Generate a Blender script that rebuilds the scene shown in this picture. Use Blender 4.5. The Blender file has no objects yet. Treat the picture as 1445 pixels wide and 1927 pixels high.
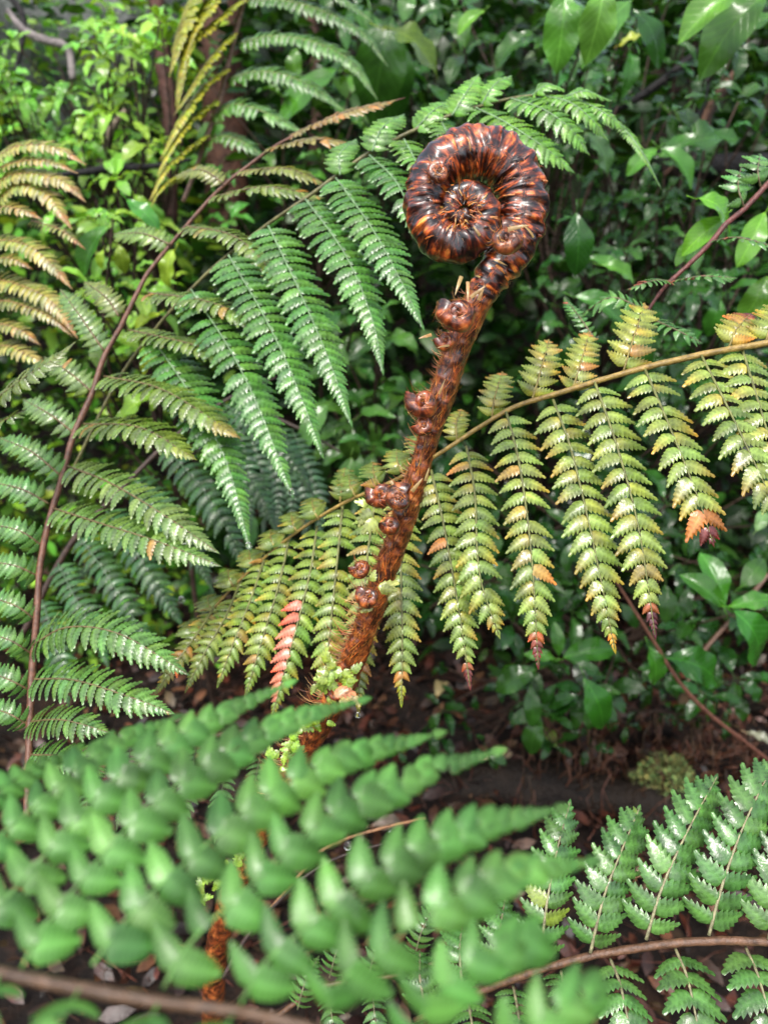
import bpy, math, random
import numpy as np
from mathutils import Vector, Matrix, Euler, noise as mnoise
random.seed(7); rng = np.random.default_rng(7)
C = bpy.context.scene
COL = C.collection
# ------------------------------------------------------------------ camera, world, sun, exposure
F, CX, CY = 1447.0, 722.5, 963.5
CAM = Vector((0, 0, 1.05)); PITCH = 25.0
ROT = Euler((math.radians(90 - PITCH), 0, 0)).to_matrix()
cd = bpy.data.cameras.new('camera'); cam = bpy.data.objects.new('camera', cd); COL.objects.link(cam)
cam.location = CAM; cam.rotation_euler = ROT.to_euler()
cd.sensor_fit = 'VERTICAL'; cd.sensor_height = 5.6; cd.sensor_width = 4.2; cd.lens = F / 1927.0 * 5.6
cd.clip_start = 0.01; cd.clip_end = 600
cd.dof.use_dof = True; cd.dof.focus_distance = 0.39; cd.dof.aperture_fstop = 1.4
C.camera = cam
W = bpy.data.worlds.new('World'); C.world = W; W.use_nodes = True
wn = W.node_tree; bg = wn.nodes['Background']; sky = wn.nodes.new('ShaderNodeTexSky')
sky.sky_type = 'NISHITA'; sky.sun_disc = False; sky.sun_elevation = math.radians(62); sky.sun_rotation = math.radians(200)
sky.dust_density = 4.0; sky.ozone_density = 1.0
hsv = wn.nodes.new('ShaderNodeHueSaturation'); hsv.inputs['Saturation'].default_value = .6
wn.links.new(sky.outputs[0], hsv.inputs['Color']); wn.links.new(hsv.outputs[0], bg.inputs[0]); bg.inputs[1].default_value = 0.15
sd = bpy.data.lights.new('sun', 'SUN'); sun = bpy.data.objects.new('sun', sd); COL.objects.link(sun)
sd.energy = 1.0; sd.angle = math.radians(18); sd.color = (1, .97, .92)
el, az = math.radians(62), math.radians(200)
sdir = Vector((math.sin(az) * math.cos(el), math.cos(az) * math.cos(el), math.sin(el)))
sun.rotation_euler = sdir.to_track_quat('Z', 'Y').to_euler()
vs = C.view_settings; vs.view_transform = 'Standard'; vs.look = 'None'; vs.gamma = 1; vs.exposure = 1.22
vs.use_curve_mapping = False

def P(px, py, d):
    return CAM + ROT @ Vector(((px - CX) / F * d, -(py - CY) / F * d, -d))
RT = ROT.transposed()
def proj(p):
    v = RT @ (p - CAM); d = max(-v.z, 1e-3)
    return CX + v.x / d * F, CY - v.y / d * F, d
TOCAM = (ROT @ Vector((0, 0, 1))).normalized(); UP = Vector((0, 0, 1))

# ------------------------------------------------------------------ materials
def newmat(name):
    m = bpy.data.materials.new(name); m.use_nodes = True; nt = m.node_tree; nt.nodes.clear(); return m, nt
def nd(nt, typ, **kw):
    n = nt.nodes.new(typ)
    for k, v in kw.items():
        if k.startswith('i_'): n.inputs[k[2:].replace('_', ' ')].default_value = v
        else: setattr(n, k, v)
    return n
def ramp(nt, fac, stops):
    r = nt.nodes.new('ShaderNodeValToRGB'); e = r.color_ramp.elements
    while len(e) < len(stops): e.new(.5)
    for i, (p, c) in enumerate(stops):
        e[i].position = p; e[i].color = tuple(c) + (1,) if len(c) == 3 else c
    nt.links.new(fac, r.inputs[0]); return r.outputs[0]
def mix(nt, typ, fac, a, b):
    m = nt.nodes.new('ShaderNodeMix'); m.data_type = 'RGBA'; m.blend_type = typ
    L = nt.links
    if isinstance(fac, (int, float)): m.inputs[0].default_value = fac
    else: L.new(fac, m.inputs[0])
    for s, v in ((6, a), (7, b)):
        if isinstance(v, tuple): m.inputs[s].default_value = v + (1,)
        else: L.new(v, m.inputs[s])
    return m.outputs[2]

def leaf_material(name, rough=(.22, .5), transl=.3, nscale=90, bump=.25, bscale=500, veins=False, spec=.5, coat=0.0, mott=.55):
    m, nt = newmat(name); L = nt.links
    at = nd(nt, 'ShaderNodeAttribute', attribute_name='Col'); oi = nt.nodes.new('ShaderNodeObjectInfo')
    geo = nt.nodes.new('ShaderNodeNewGeometry')
    base = mix(nt, 'MULTIPLY', 1.0, at.outputs['Color'], oi.outputs['Color'])
    n1 = nd(nt, 'ShaderNodeTexNoise', i_Scale=nscale, i_Detail=3.0); L.new(geo.outputs['Position'], n1.inputs['Vector'])
    v = ramp(nt, n1.outputs[0], [(.3, (mott,) * 3), (.7, (1.25, 1.25, 1.15))])
    base = mix(nt, 'MULTIPLY', 1.0, base, v)
    rv = nd(nt, 'ShaderNodeMapRange', i_To_Min=.78, i_To_Max=1.2); L.new(oi.outputs['Random'], rv.inputs[0])
    hs = nt.nodes.new('ShaderNodeHueSaturation'); L.new(base, hs.inputs['Color']); L.new(rv.outputs[0], hs.inputs['Value'])
    col = hs.outputs[0]
    n2 = nd(nt, 'ShaderNodeTexNoise', i_Scale=bscale, i_Detail=2.0); L.new(geo.outputs['Position'], n2.inputs['Vector'])
    bmp = nd(nt, 'ShaderNodeBump', i_Strength=bump, i_Distance=.0006); L.new(n2.outputs[0], bmp.inputs['Height'])
    nrm = bmp.outputs[0]
    if veins:
        uv = nt.nodes.new('ShaderNodeUVMap'); sx = nt.nodes.new('ShaderNodeSeparateXYZ'); L.new(uv.outputs[0], sx.inputs[0])
        ab = nd(nt, 'ShaderNodeMath', operation='ABSOLUTE'); L.new(sx.outputs[1], ab.inputs[0])
        mu = nd(nt, 'ShaderNodeMath', operation='MULTIPLY_ADD'); L.new(ab.outputs[0], mu.inputs[0]); mu.inputs[1].default_value = -.28
        L.new(sx.outputs[0], mu.inputs[2])
        sc = nd(nt, 'ShaderNodeMath', operation='MULTIPLY'); L.new(mu.outputs[0], sc.inputs[0]); sc.inputs[1].default_value = 62.0
        sn = nd(nt, 'ShaderNodeMath', operation='COSINE'); L.new(sc.outputs[0], sn.inputs[0])
        vm = nd(nt, 'ShaderNodeMapRange', i_From_Min=.86, i_From_Max=1.0); L.new(sn.outputs[0], vm.inputs[0])
        mr = nd(nt, 'ShaderNodeMapRange', i_From_Min=.0, i_From_Max=.07, i_To_Min=1.0, i_To_Max=0.0); L.new(ab.outputs[0], mr.inputs[0])
        mx = nd(nt, 'ShaderNodeMath', operation='MAXIMUM'); 
        h = nd(nt, 'ShaderNodeMath', operation='MULTIPLY'); L.new(vm.outputs[0], h.inputs[0]); h.inputs[1].default_value = .45
        L.new(h.outputs[0], mx.inputs[0]); L.new(mr.outputs[0], mx.inputs[1])
        col = mix(nt, 'MIX', mx.outputs[0], col, mix(nt, 'MULTIPLY', 1.0, col, (1.9, 1.7, 2.0)))
        b2 = nd(nt, 'ShaderNodeBump', i_Strength=.35, i_Distance=.001); b2.invert = True
        L.new(mx.outputs[0], b2.inputs['Height']); L.new(nrm, b2.inputs['Normal']); nrm = b2.outputs[0]
    n3 = nd(nt, 'ShaderNodeTexNoise', i_Scale=nscale * 1.7, i_Detail=2.0); L.new(geo.outputs['Position'], n3.inputs['Vector'])
    rr = nd(nt, 'ShaderNodeMapRange', i_From_Min=.35, i_From_Max=.65, i_To_Min=rough[0], i_To_Max=rough[1]); L.new(n3.outputs[0], rr.inputs[0])
    pb = nt.nodes.new('ShaderNodeBsdfPrincipled'); L.new(col, pb.inputs['Base Color']); L.new(rr.outputs[0], pb.inputs['Roughness'])
    L.new(nrm, pb.inputs['Normal']); pb.inputs['Specular IOR Level'].default_value = spec
    pb.inputs['Coat Weight'].default_value = coat; pb.inputs['Coat Roughness'].default_value = .12; L.new(nrm, pb.inputs['Coat Normal'])
    tr = nt.nodes.new('ShaderNodeBsdfTranslucent'); L.new(mix(nt, 'MULTIPLY', 1.0, col, (1.5, 1.5, .7)), tr.inputs[0])
    ms = nt.nodes.new('ShaderNodeMixShader'); ms.inputs[0].default_value = transl
    L.new(pb.outputs[0], ms.inputs[1]); L.new(tr.outputs[0], ms.inputs[2])
    out = nt.nodes.new('ShaderNodeOutputMaterial'); L.new(ms.outputs[0], out.inputs[0])
    return m
def attr_material(name, rough=.5, nscale=120, bump=.5, bscale=400, lo=.45, hi=1.35, transl=0, dist=.001, coat=0.0, spec=.5):
    m, nt = newmat(name); L = nt.links
    at = nd(nt, 'ShaderNodeAttribute', attribute_name='Col'); oi = nt.nodes.new('ShaderNodeObjectInfo')
    geo = nt.nodes.new('ShaderNodeNewGeometry')
    base = mix(nt, 'MULTIPLY', 1.0, at.outputs['Color'], oi.outputs['Color'])
    n1 = nd(nt, 'ShaderNodeTexNoise', i_Scale=nscale, i_Detail=5.0); L.new(geo.outputs['Position'], n1.inputs['Vector'])
    base = mix(nt, 'MULTIPLY', 1.0, base, ramp(nt, n1.outputs[0], [(.3, (lo,) * 3), (.72, (hi,) * 3)]))
    n2 = nd(nt, 'ShaderNodeTexNoise', i_Scale=bscale, i_Detail=4.0); L.new(geo.outputs['Position'], n2.inputs['Vector'])
    bmp = nd(nt, 'ShaderNodeBump', i_Strength=bump, i_Distance=dist); L.new(n2.outputs[0], bmp.inputs['Height'])
    pb = nt.nodes.new('ShaderNodeBsdfPrincipled'); L.new(base, pb.inputs['Base Color']); pb.inputs['Roughness'].default_value = rough
    pb.inputs['Specular IOR Level'].default_value = spec; pb.inputs['Coat Weight'].default_value = coat; pb.inputs['Coat Roughness'].default_value = .15
    L.new(bmp.outputs[0], pb.inputs['Normal']); o = pb.outputs[0]
    if transl:
        tr = nt.nodes.new('ShaderNodeBsdfTranslucent'); L.new(base, tr.inputs[0]); ms = nt.nodes.new('ShaderNodeMixShader')
        ms.inputs[0].default_value = transl; L.new(o, ms.inputs[1]); L.new(tr.outputs[0], ms.inputs[2]); o = ms.outputs[0]
    out = nt.nodes.new('ShaderNodeOutputMaterial'); L.new(o, out.inputs[0]); return m
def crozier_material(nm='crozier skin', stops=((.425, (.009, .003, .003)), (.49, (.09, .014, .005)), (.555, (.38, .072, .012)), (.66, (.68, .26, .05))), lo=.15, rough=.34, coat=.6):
    m, nt = newmat(nm); L = nt.links
    uv = nt.nodes.new('ShaderNodeUVMap'); at = nd(nt, 'ShaderNodeAttribute', attribute_name='Col')
    def nz(sx, sy, det, off=0):
        mp = nt.nodes.new('ShaderNodeMapping'); mp.inputs['Scale'].default_value = (sx, sy, 1); mp.inputs['Location'].default_value = (off, off, 0)
        L.new(uv.outputs[0], mp.inputs[0]); n = nd(nt, 'ShaderNodeTexNoise', i_Scale=1.0, i_Detail=det, i_Roughness=.6)
        n.inputs['Distortion'].default_value = .6; L.new(mp.outputs[0], n.inputs['Vector']); return n.outputs[0]
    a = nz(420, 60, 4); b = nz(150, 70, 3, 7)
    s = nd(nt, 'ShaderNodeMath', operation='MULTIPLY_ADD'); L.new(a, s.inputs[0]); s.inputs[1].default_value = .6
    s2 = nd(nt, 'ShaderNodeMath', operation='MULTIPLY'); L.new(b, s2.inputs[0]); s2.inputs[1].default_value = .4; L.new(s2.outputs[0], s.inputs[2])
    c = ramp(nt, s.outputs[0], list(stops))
    c = mix(nt, 'MULTIPLY', 1.0, c, at.outputs['Color'])
    geo = nt.nodes.new('ShaderNodeNewGeometry'); n9 = nd(nt, 'ShaderNodeTexNoise', i_Scale=170.0, i_Detail=3.0); L.new(geo.outputs['Position'], n9.inputs['Vector'])
    c = mix(nt, 'MULTIPLY', 1.0, c, ramp(nt, n9.outputs[0], [(.40, (lo,) * 3), (.52, (.9, .85, .85)), (.66, (1.6, 1.7, 1.6))]))
    bmp = nd(nt, 'ShaderNodeBump', i_Strength=.8, i_Distance=.0012); L.new(s.outputs[0], bmp.inputs['Height'])
    pb = nt.nodes.new('ShaderNodeBsdfPrincipled'); L.new(c, pb.inputs['Base Color']); pb.inputs['Roughness'].default_value = rough
    pb.inputs['Coat Weight'].default_value = coat; pb.inputs['Coat Roughness'].default_value = .12; L.new(bmp.outputs[0], pb.inputs['Normal'])
    out = nt.nodes.new('ShaderNodeOutputMaterial'); L.new(pb.outputs[0], out.inputs[0]); return m
M_FERN = leaf_material('fern leaflet', (.18, .42), .22, 140, .4, 600, spec=.7, coat=.35)
M_FERNB = leaf_material('soft fern leaflet', (.28, .5), .32, 60, .5, 260, spec=.55, coat=.12, mott=.5)
M_LEAF = leaf_material('glossy leaf', (.10, .26), .2, 30, .7, 70, veins=True, coat=.12, mott=.6, spec=.4)
M_MASS = leaf_material('distant foliage', (.2, .45), .25, 20, .4, 60, spec=.25, mott=.4)
M_STALK = attr_material('stalk', .42, 250, .6, 900)
M_BARK = attr_material('bark', .6, 40, 1.0, 140, dist=.006, spec=.25)
M_CROZ = crozier_material()
M_CROZ2 = crozier_material('fuzzy stalk skin', ((.36, (.03, .006, .003)), (.46, (.16, .035, .010)), (.56, (.36, .10, .022)), (.70, (.52, .22, .06))), .25, .36, .6)
M_HAIR = attr_material('scales and hair', .28, 400, .2, 900, .6, 1.3, transl=.25, coat=.4)
M_LITTER = attr_material('dead leaves', .4, 60, .7, 200, .35, 1.5, spec=.4)
M_MOSS = attr_material('moss', .7, 80, .9, 300, .35, 1.5, dist=.003)
def water_material():
    m, nt = newmat('water drop'); g = nd(nt, 'ShaderNodeBsdfGlass', i_IOR=1.33, i_Roughness=0.0); g.inputs[0].default_value = (1, 1, 1, 1)
    nt.links.new(g.outputs[0], nt.nodes.new('ShaderNodeOutputMaterial').inputs[0]); return m
M_WATER = water_material()
def ground_material():
    m, nt = newmat('forest floor'); L = nt.links; geo = nt.nodes.new('ShaderNodeNewGeometry')
    n1 = nd(nt, 'ShaderNodeTexNoise', i_Scale=18.0, i_Detail=8.0, i_Roughness=.7); L.new(geo.outputs['Position'], n1.inputs['Vector'])
    c = ramp(nt, n1.outputs[0], [(.3, (.003, .002, .002)), (.5, (.012, .008, .006)), (.64, (.035, .018, .011)), (.78, (.02, .025, .01))])
    b = nd(nt, 'ShaderNodeBump', i_Strength=1.0, i_Distance=.02); L.new(n1.outputs[0], b.inputs['Height'])
    pb = nt.nodes.new('ShaderNodeBsdfPrincipled'); L.new(c, pb.inputs['Base Color']); pb.inputs['Roughness'].default_value = .7; pb.inputs['Specular IOR Level'].default_value = .2; L.new(b.outputs[0], pb.inputs['Normal'])
    L.new(pb.outputs[0], nt.nodes.new('ShaderNodeOutputMaterial').inputs[0]); return m
M_GROUND = ground_material()

# ------------------------------------------------------------------ mesh helpers
class MB:
    def __init__(s): s.v = []; s.f = []; s.c = []; s.mi = []; s.uv = []; s.n = 0
    def add(s, v, f, c, mi=0, uv=None):
        v = np.asarray(v, float); s.v.append(v); s.f += [tuple(i + s.n for i in q) for q in f]
        c = np.asarray(c, float)
        if c.ndim == 1: c = np.tile(c, (len(v), 1))
        s.c.append(c); s.mi += [mi] * len(f); s.uv.append(np.zeros((len(v), 2)) if uv is None else np.asarray(uv, float)); s.n += len(v)
    def mesh(s, name, mats, origin=None, smooth=True):
        v = np.concatenate(s.v)
        if origin is not None: v = v - np.array(origin)
        me = bpy.data.meshes.new(name); me.from_pydata(v.tolist(), [], s.f)
        for m in mats: me.materials.append(m)
        me.polygons.foreach_set('material_index', s.mi); me.polygons.foreach_set('use_smooth', [smooth] * len(s.f))
        ca = me.color_attributes.new('Col', 'FLOAT_COLOR', 'POINT')
        cc = np.ones((len(v), 4)); cc[:, :3] = np.concatenate(s.c)[:, :3]; ca.data.foreach_set('color', cc.ravel())
        uv = np.concatenate(s.uv); ul = me.uv_layers.new(name='UVMap')
        li = np.empty(len(me.loops), dtype=np.int32); me.loops.foreach_get('vertex_index', li)
        ul.data.foreach_set('uv', uv[li].ravel()); me.update(); return me
def obj(name, me, parent=None, loc=None, basis=None, color=None, kind=None):
    o = bpy.data.objects.new(name, me); COL.objects.link(o)
    if parent is not None: o.parent = parent
    if basis is not None: o.matrix_basis = basis
    elif loc is not None: o.location = loc
    if color is not None: o.color = tuple(color) + (1,)
    if kind: o['kind'] = kind
    return o
def tag(o, label, cat, group=None):
    o['label'] = label; o['category'] = cat
    if group: o['group'] = group
    return o
def root(name, loc, label, cat, group=None):
    o = bpy.data.objects.new(name, None); COL.objects.link(o); o.location = loc; o.empty_display_size = .02
    return tag(o, label, cat, group)
def catmull(pts, n):
    """pts: (k,m) array -> n samples evenly along the curve"""
    p = np.asarray(pts, float); k = len(p)
    if k == 2: return p[0] + (p[1] - p[0]) * np.linspace(0, 1, n)[:, None]
    q = np.vstack([2 * p[0] - p[1], p, 2 * p[-1] - p[-2]]); out = []
    for i in range(k - 1):
        a, b, c, d = q[i:i + 4]
        for t in np.linspace(0, 1, 16, endpoint=False):
            out.append(.5 * (2 * b + (c - a) * t + (2 * a - 5 * b + 4 * c - d) * t * t + (3 * b - a - 3 * c + d) * t ** 3))
    out.append(p[-1]); out = np.array(out)
    s = np.r_[0, np.cumsum(np.linalg.norm(np.diff(out[:, :3] if out.shape[1] > 3 else out, axis=0), axis=1))]
    tt = np.linspace(0, s[-1], n)
    return np.stack([np.interp(tt, s, out[:, j]) for j in range(out.shape[1])], 1)
def frames(c):
    T = np.gradient(c, axis=0); T /= np.linalg.norm(T, axis=1)[:, None] + 1e-12
    ref = np.array(TOCAM); Ns = []
    n = ref - T[0] * ref.dot(T[0])
    if np.linalg.norm(n) < .1: n = np.array([1., 0, 0]) - T[0] * T[0][0]
    for t in T:
        n = n - t * n.dot(t); n /= np.linalg.norm(n) + 1e-12; Ns.append(n)
    Ns = np.array(Ns); return T, Ns, np.cross(T, Ns)
def tube(mb, c, r, col, ns=8, mi=0, bumps=0.0, cap=True):
    c = np.asarray(c, float); n = len(c); r = np.broadcast_to(np.asarray(r, float), (n,))
    T, N, B = frames(c); a = np.linspace(0, 2 * np.pi, ns, endpoint=False)
    R = r[:, None] * (1 + bumps * rng.uniform(-1, 1, (n, ns)))
    v = c[:, None] + R[..., None] * (np.cos(a)[None, :, None] * N[:, None] + np.sin(a)[None, :, None] * B[:, None])
    f = [(i * ns + j, i * ns + (j + 1) % ns, (i + 1) * ns + (j + 1) % ns, (i + 1) * ns + j) for i in range(n - 1) for j in range(ns)]
    v = v.reshape(-1, 3)
    if cap: f.append(tuple(range(ns - 1, -1, -1))); f.append(tuple((n - 1) * ns + j for j in range(ns)))
    col = np.asarray(col, float)
    if col.ndim == 2: col = np.repeat(col, ns, axis=0)
    L = np.r_[0, np.cumsum(np.linalg.norm(np.diff(c, axis=0), axis=1))]
    uv = np.stack([np.repeat(L, ns), (np.tile(a, n) * np.repeat(r, ns))], 1)
    mb.add(v, f, col, mi, uv)

# pinnule templates: unit length along +X, distal margin on +Y, face +Z
def pinnule(teeth=6, w=.27, depth=.3, seed=0, blunt=.0, ruffle=0.0, lo=False, cup=0.0, adn=False):
    r = random.Random(seed); n = 2 * teeth + 1; rows = []; cols = []
    for i in range(n):
        t = i / (n - 1)
        tip = (i % 2 == 1)
        prof = (1 - t ** (2.4 + blunt * 2)) ** .9 * (min(1, (.62 if blunt < .99 and not adn else .66) + t * 3)) + .015
        hu = w * prof * (1.1 - .3 * t); hl = w * prof * (.92 - .12 * t)
        fw = .5 / teeth * .9
        k = 1 if tip else 1 - depth * (.75 + .5 * t)
        kl = 1 if tip else 1 - depth * .45 * (.3 + t)
        x = (.02 if not adn else -.03) + t * (.93 if not adn else 1.0)
        xu = x + (fw * 1.3 if tip else -.01); z = .035 if tip else -.02
        z0 = .05 * math.sin(math.pi * t) - .10 * t * t
        ru = ruffle * r.uniform(-1, 1); rl = ruffle * r.uniform(-1, 1)
        if lo: rows.append([(xu, hu * k, z0 - .03), (x, 0, z0), (x + (fw if tip else 0), -hl * kl, z0 - .03)]); cols.append((1, .8, 1))
        else:
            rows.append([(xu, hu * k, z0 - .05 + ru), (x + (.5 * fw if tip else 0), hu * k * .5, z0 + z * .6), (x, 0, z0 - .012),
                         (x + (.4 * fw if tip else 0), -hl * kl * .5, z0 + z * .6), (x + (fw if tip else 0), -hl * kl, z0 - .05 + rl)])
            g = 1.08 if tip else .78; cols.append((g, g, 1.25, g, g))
    sk = .05
    rows = [[(x, y + sk * x * x, z + cup * (y / w) ** 2 * w * 2) for x, y, z in q] for q in rows]
    rows[-1] = [(1.0, sk + 0.004 * (2 - j), -.1) for j in range(len(rows[0]))]
    m = len(rows[0]); v = [p for q in rows for p in q]; c = [(k, k, k) for q in cols for k in q]
    f = [(i * m + j, i * m + j + 1, (i + 1) * m + j + 1, (i + 1) * m + j) for i in range(n - 1) for j in range(m - 1)]
    f = [q[::-1] for q in f]
    return np.array(v, float), f, np.array(c, float)
def mirror(t): v = t[0].copy(); v[:, 1] *= -1; return v, [q[::-1] for q in t[1]], t[2]
TPL = {}
def register(key, mat, variants):
    out = []
    for tp in variants:
        pair = []
        for t in (tp, mirror(tp)):
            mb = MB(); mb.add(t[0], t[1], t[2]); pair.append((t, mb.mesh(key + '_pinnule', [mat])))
        out.append(pair)
    TPL[key] = (out, mat)
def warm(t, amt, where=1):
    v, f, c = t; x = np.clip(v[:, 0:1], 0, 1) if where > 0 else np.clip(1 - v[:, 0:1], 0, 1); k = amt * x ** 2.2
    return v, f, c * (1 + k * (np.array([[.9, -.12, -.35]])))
register('toothed', M_FERN, [warm(pinnule(7, .285 + .01 * (s % 3 - 1), .36, s, .1, cup=.1 * (s % 5 - 2) / 2), [0, .9, .3, 0, 1.2, .6, .2][s], [1, 1, 1, 1, 1, -1, -1][s]) for s in range(7)])
register('veined', M_FERN, [pinnule(6, .30 + .012 * s, .40, s, .3, cup=.05 * (s - 1.5)) for s in range(4)])
register('near', M_FERNB, [pinnule(8, [.27, .31, .29, .42, .45, .40][s], .16, s, [.55, .8, .45, 1.2, .9, 1.1][s], cup=[.0, .06, -.05, .05, 0, -.05][s], adn=True) for s in range(6)])
register('low', M_FERNB, [pinnule(3, .3, .25, s, .1, lo=True) for s in range(2)])
register('sharp', M_FERN, [pinnule(6, .265, .32, s, .1) for s in range(3)])
register('young', M_FERN, [pinnule(4, .36, .38, s, .5, ruffle=.06) for s in range(5)])

def jit(c, a=.12):
    k = 1 + random.uniform(-a, a); b = .8 if c[1] > c[0] * .9 else 1.0
    b *= .85 if c[1] > c[0] else 1
    return (min(1, c[0] * k * (1 + random.uniform(-a, a))), min(1, c[1] * k), min(1, c[2] * k * b))
def lerp(a, b, t): return tuple(a[i] + (b[i] - a[i]) * t for i in range(3))

def build_frond(label, rach, rcol, pinnae, kind='toothed', group=None, name='fern_frond', cat='fern', minpx=10, rs=8):
    """rach: [(px,py,depth,radius_px)], pinnae: dicts"""
    rp = catmull([(x, y, d, r) for x, y, d, r in rach], max(12, len(rach) * 6))
    pts = np.array([P(x, y, d) for x, y, d, r in rp]); rad = rp[:, 3] * rp[:, 2] / F
    base = Vector(pts[0]); rt = root(name, base, label, cat, group)
    mb = MB(); tube(mb, pts, rad, rcol, rs, bumps=.10); obj('rachis', mb.mesh('rachis', [M_STALK], base), rt)
    allp = []; tpls, mat = TPL[kind]
    for pi, p in enumerate(pinnae):
        pp = p['pts']; d0, d1 = p['d']; k = max(2, len(pp)); n = 26
        if len(pp) == 2 and p.get('bow', 0):
            (x0, y0), (x1, y1) = pp; mx, my = (x0 + x1) / 2, (y0 + y1) / 2; b = p['bow']; pp = [pp[0], (mx - (y1 - y0) * b, my + (x1 - x0) * b), pp[1]]
        q = catmull([(x, y) for x, y in pp], n); tt = np.linspace(0, 1, n); dd = d0 + (d1 - d0) * tt + p.get('arch', -.012) * np.sin(np.pi * tt)
        c = np.array([P(q[i, 0], q[i, 1], dd[i]) for i in range(n)]); hint = Vector(p.get('n', (0, -.6, .8))).normalized()
        L = np.r_[0, np.cumsum(np.linalg.norm(np.diff(c, axis=0), axis=1))]; tot = L[-1]
        po = Vector(c[0]); mb = MB(); dm = (d0 + d1) / 2; wr = p.get('r', max(1.6, p['hw'] * .05)) * dm / F
        ccol = p.get('ccol', rcol); tube(mb, c, np.linspace(wr, wr * .35, n), ccol, 5)
        T, _, _ = frames(c); hw3 = p['hw'] * dm / F; sp = p['sp'] * dm / F; tp = p.get('tp', .6); a0 = p.get('a0', 76); a1 = p.get('a1', 38)
        s = sp * .6; items = []; sk = p.get('b0', .8); kk = 0
        droop = p.get('droop', .07)
        while s < tot * .995:
            t = s / tot; u = max(0, (t - tp) / (1 - tp)); prof = (min(1, sk + t * 2.0)) * (1 - u ** p.get('pe', 1.25) * .95)
            pos = np.array([np.interp(s, L, c[:, j]) for j in range(3)]); Tv = Vector([np.interp(s, L, T[:, j]) for j in range(3)]).normalized()
            N = (hint - Tv * hint.dot(Tv)).normalized(); S = N.cross(Tv)
            Sl = RT @ S; fs = max(.45, math.hypot(Sl.x, Sl.y)); 
            for side in (1, -1):
                if random.random() < p.get('miss', .012): continue
                A = math.radians(a0 + (a1 - a0) * t ** 1.5 + random.uniform(-1, 1) * p.get('ja', 5)); 
                X = Tv * math.cos(A) + S * (side * math.sin(A)); dz = droop + random.uniform(-.09, .09); X = (X - N * dz).normalized()
                Nn = (N + Tv * random.uniform(-.16, .16) + p.get('roll', -.25) * Tv); Z = (Nn - X * Nn.dot(X)).normalized(); Y = Z.cross(X)
                ln = hw3 / fs * prof * random.uniform(.93, 1.07) * p.get('sd', {}).get(side, 1)
                Y = Y * (1 + p.get('wy', .3) * u)
                M = Matrix(((X.x, Y.x, Z.x, 0), (X.y, Y.y, Z.y, 0), (X.z, Y.z, Z.z, 0), (0, 0, 0, 1))).to_3x3() * ln
                col = p['col'](t, side, kk) if callable(p['col']) else jit(p['col'])
                items.append((Vector(pos), M, ln, col, 1 if side == 1 else 0, (random.randrange(3) + (0 if side == 1 else 3)) if kind == 'near' else random.randrange(len(tpls))))
            kk += 1; s += sp * max(.22, prof ** .8)
        # terminal lobe
        Tv = Vector(T[-1]); N = (hint - Tv * hint.dot(Tv)).normalized(); Y = N.cross(Tv)
        M = Matrix(((Tv.x, Y.x, N.x), (Tv.y, Y.y, N.y), (Tv.z, Y.z, N.z))) * (hw3 * p.get('tl', .26))
        col = p['col'](1.0, 1, kk) if callable(p['col']) else jit(p['col'])
        items.append((Vector(c[-1]) - Tv * hw3 * .1, M, 0, col, 0, 0))
        big = []
        for it in items:
            px, py, d = proj(it[0]); sz = it[2] * F / d
            if sz >= minpx and -60 < px < 1505 and -60 < py < 1990: big.append((sz, it))
            else:
                t = tpls[it[5]][it[4]][0] if kind != 'low' else tpls[it[5]][it[4]][0]
                mb.add(t[0] @ np.array(it[1]).T + np.array(it[0]), t[1], t[2] * np.array(it[3]), 1)
        po_ = obj('pinna', mb.mesh('pinna', [M_STALK, mat], po), rt, loc=po - base)
        for sz, it in big: allp.append((sz, it, po_, po))
    allp.sort(key=lambda a: -a[0])
    for sz, it, par, po in allp[:300]:
        o = obj('pinnule', tpls[it[5]][it[4]][1], par, basis=Matrix.Translation(it[0] - po) @ it[1].to_4x4(), color=it[3])
    if len(allp) > 300:
        mb = MB()
        for sz, it, par, po in allp[300:]:
            t = tpls[it[5]][it[4]][0]; mb.add(t[0] @ np.array(it[1]).T + np.array(it[0]), t[1], t[2] * np.array(it[3]))
        obj('pinnules', mb.mesh('pinnules', [mat], base), rt, kind='stuff')
    return rt
def pn(pts, d0, d1, hw, sp, col, **k): return dict(pts=pts, d=(d0, d1), hw=hw, sp=sp, col=col, **k)

# ------------------------------------------------------------------ ground
def sstep(a, b, x): t = np.clip((x - a) / (b - a), 0, 1); return t * t * (3 - 2 * t)
def gz(x, y):
    return 2.3 * sstep(1.9, 4.6, y) + .18 * np.maximum(y - 4.6, 0) * (y < 60) + .18 * 55 * (y >= 60) + .03 * np.sin(5 * x + 1) * np.cos(4 * y) + .02 * np.sin(11 * x) + .05 * np.sin(1.3 * x)
def ground():
    e = np.sinh(np.linspace(-6.2, 6.2, 150)); e = e / e[-1] * 300
    xs, ys = e, e + 1.5; X, Y = np.meshgrid(xs, ys, indexing='ij'); Z = gz(X, Y) + rng.normal(0, .006, X.shape) * (np.abs(X) < 5)
    v = np.stack([X, Y, Z], -1).reshape(-1, 3); n = 150
    f = [(i * n + j, (i + 1) * n + j, (i + 1) * n + j + 1, i * n + j + 1) for i in range(n - 1) for j in range(n - 1)]
    mb = MB(); mb.add(v, f, (1, 1, 1)); obj('forest_floor', mb.mesh('forest_floor', [M_GROUND]), kind='structure')
ground()
def floor_hit(px, py):
    d = .4
    while d < 8:
        p = P(px, py, d)
        if p.z <= gz(p.x, p.y): return p
        d += .01
    return P(px, py, 3)

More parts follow.
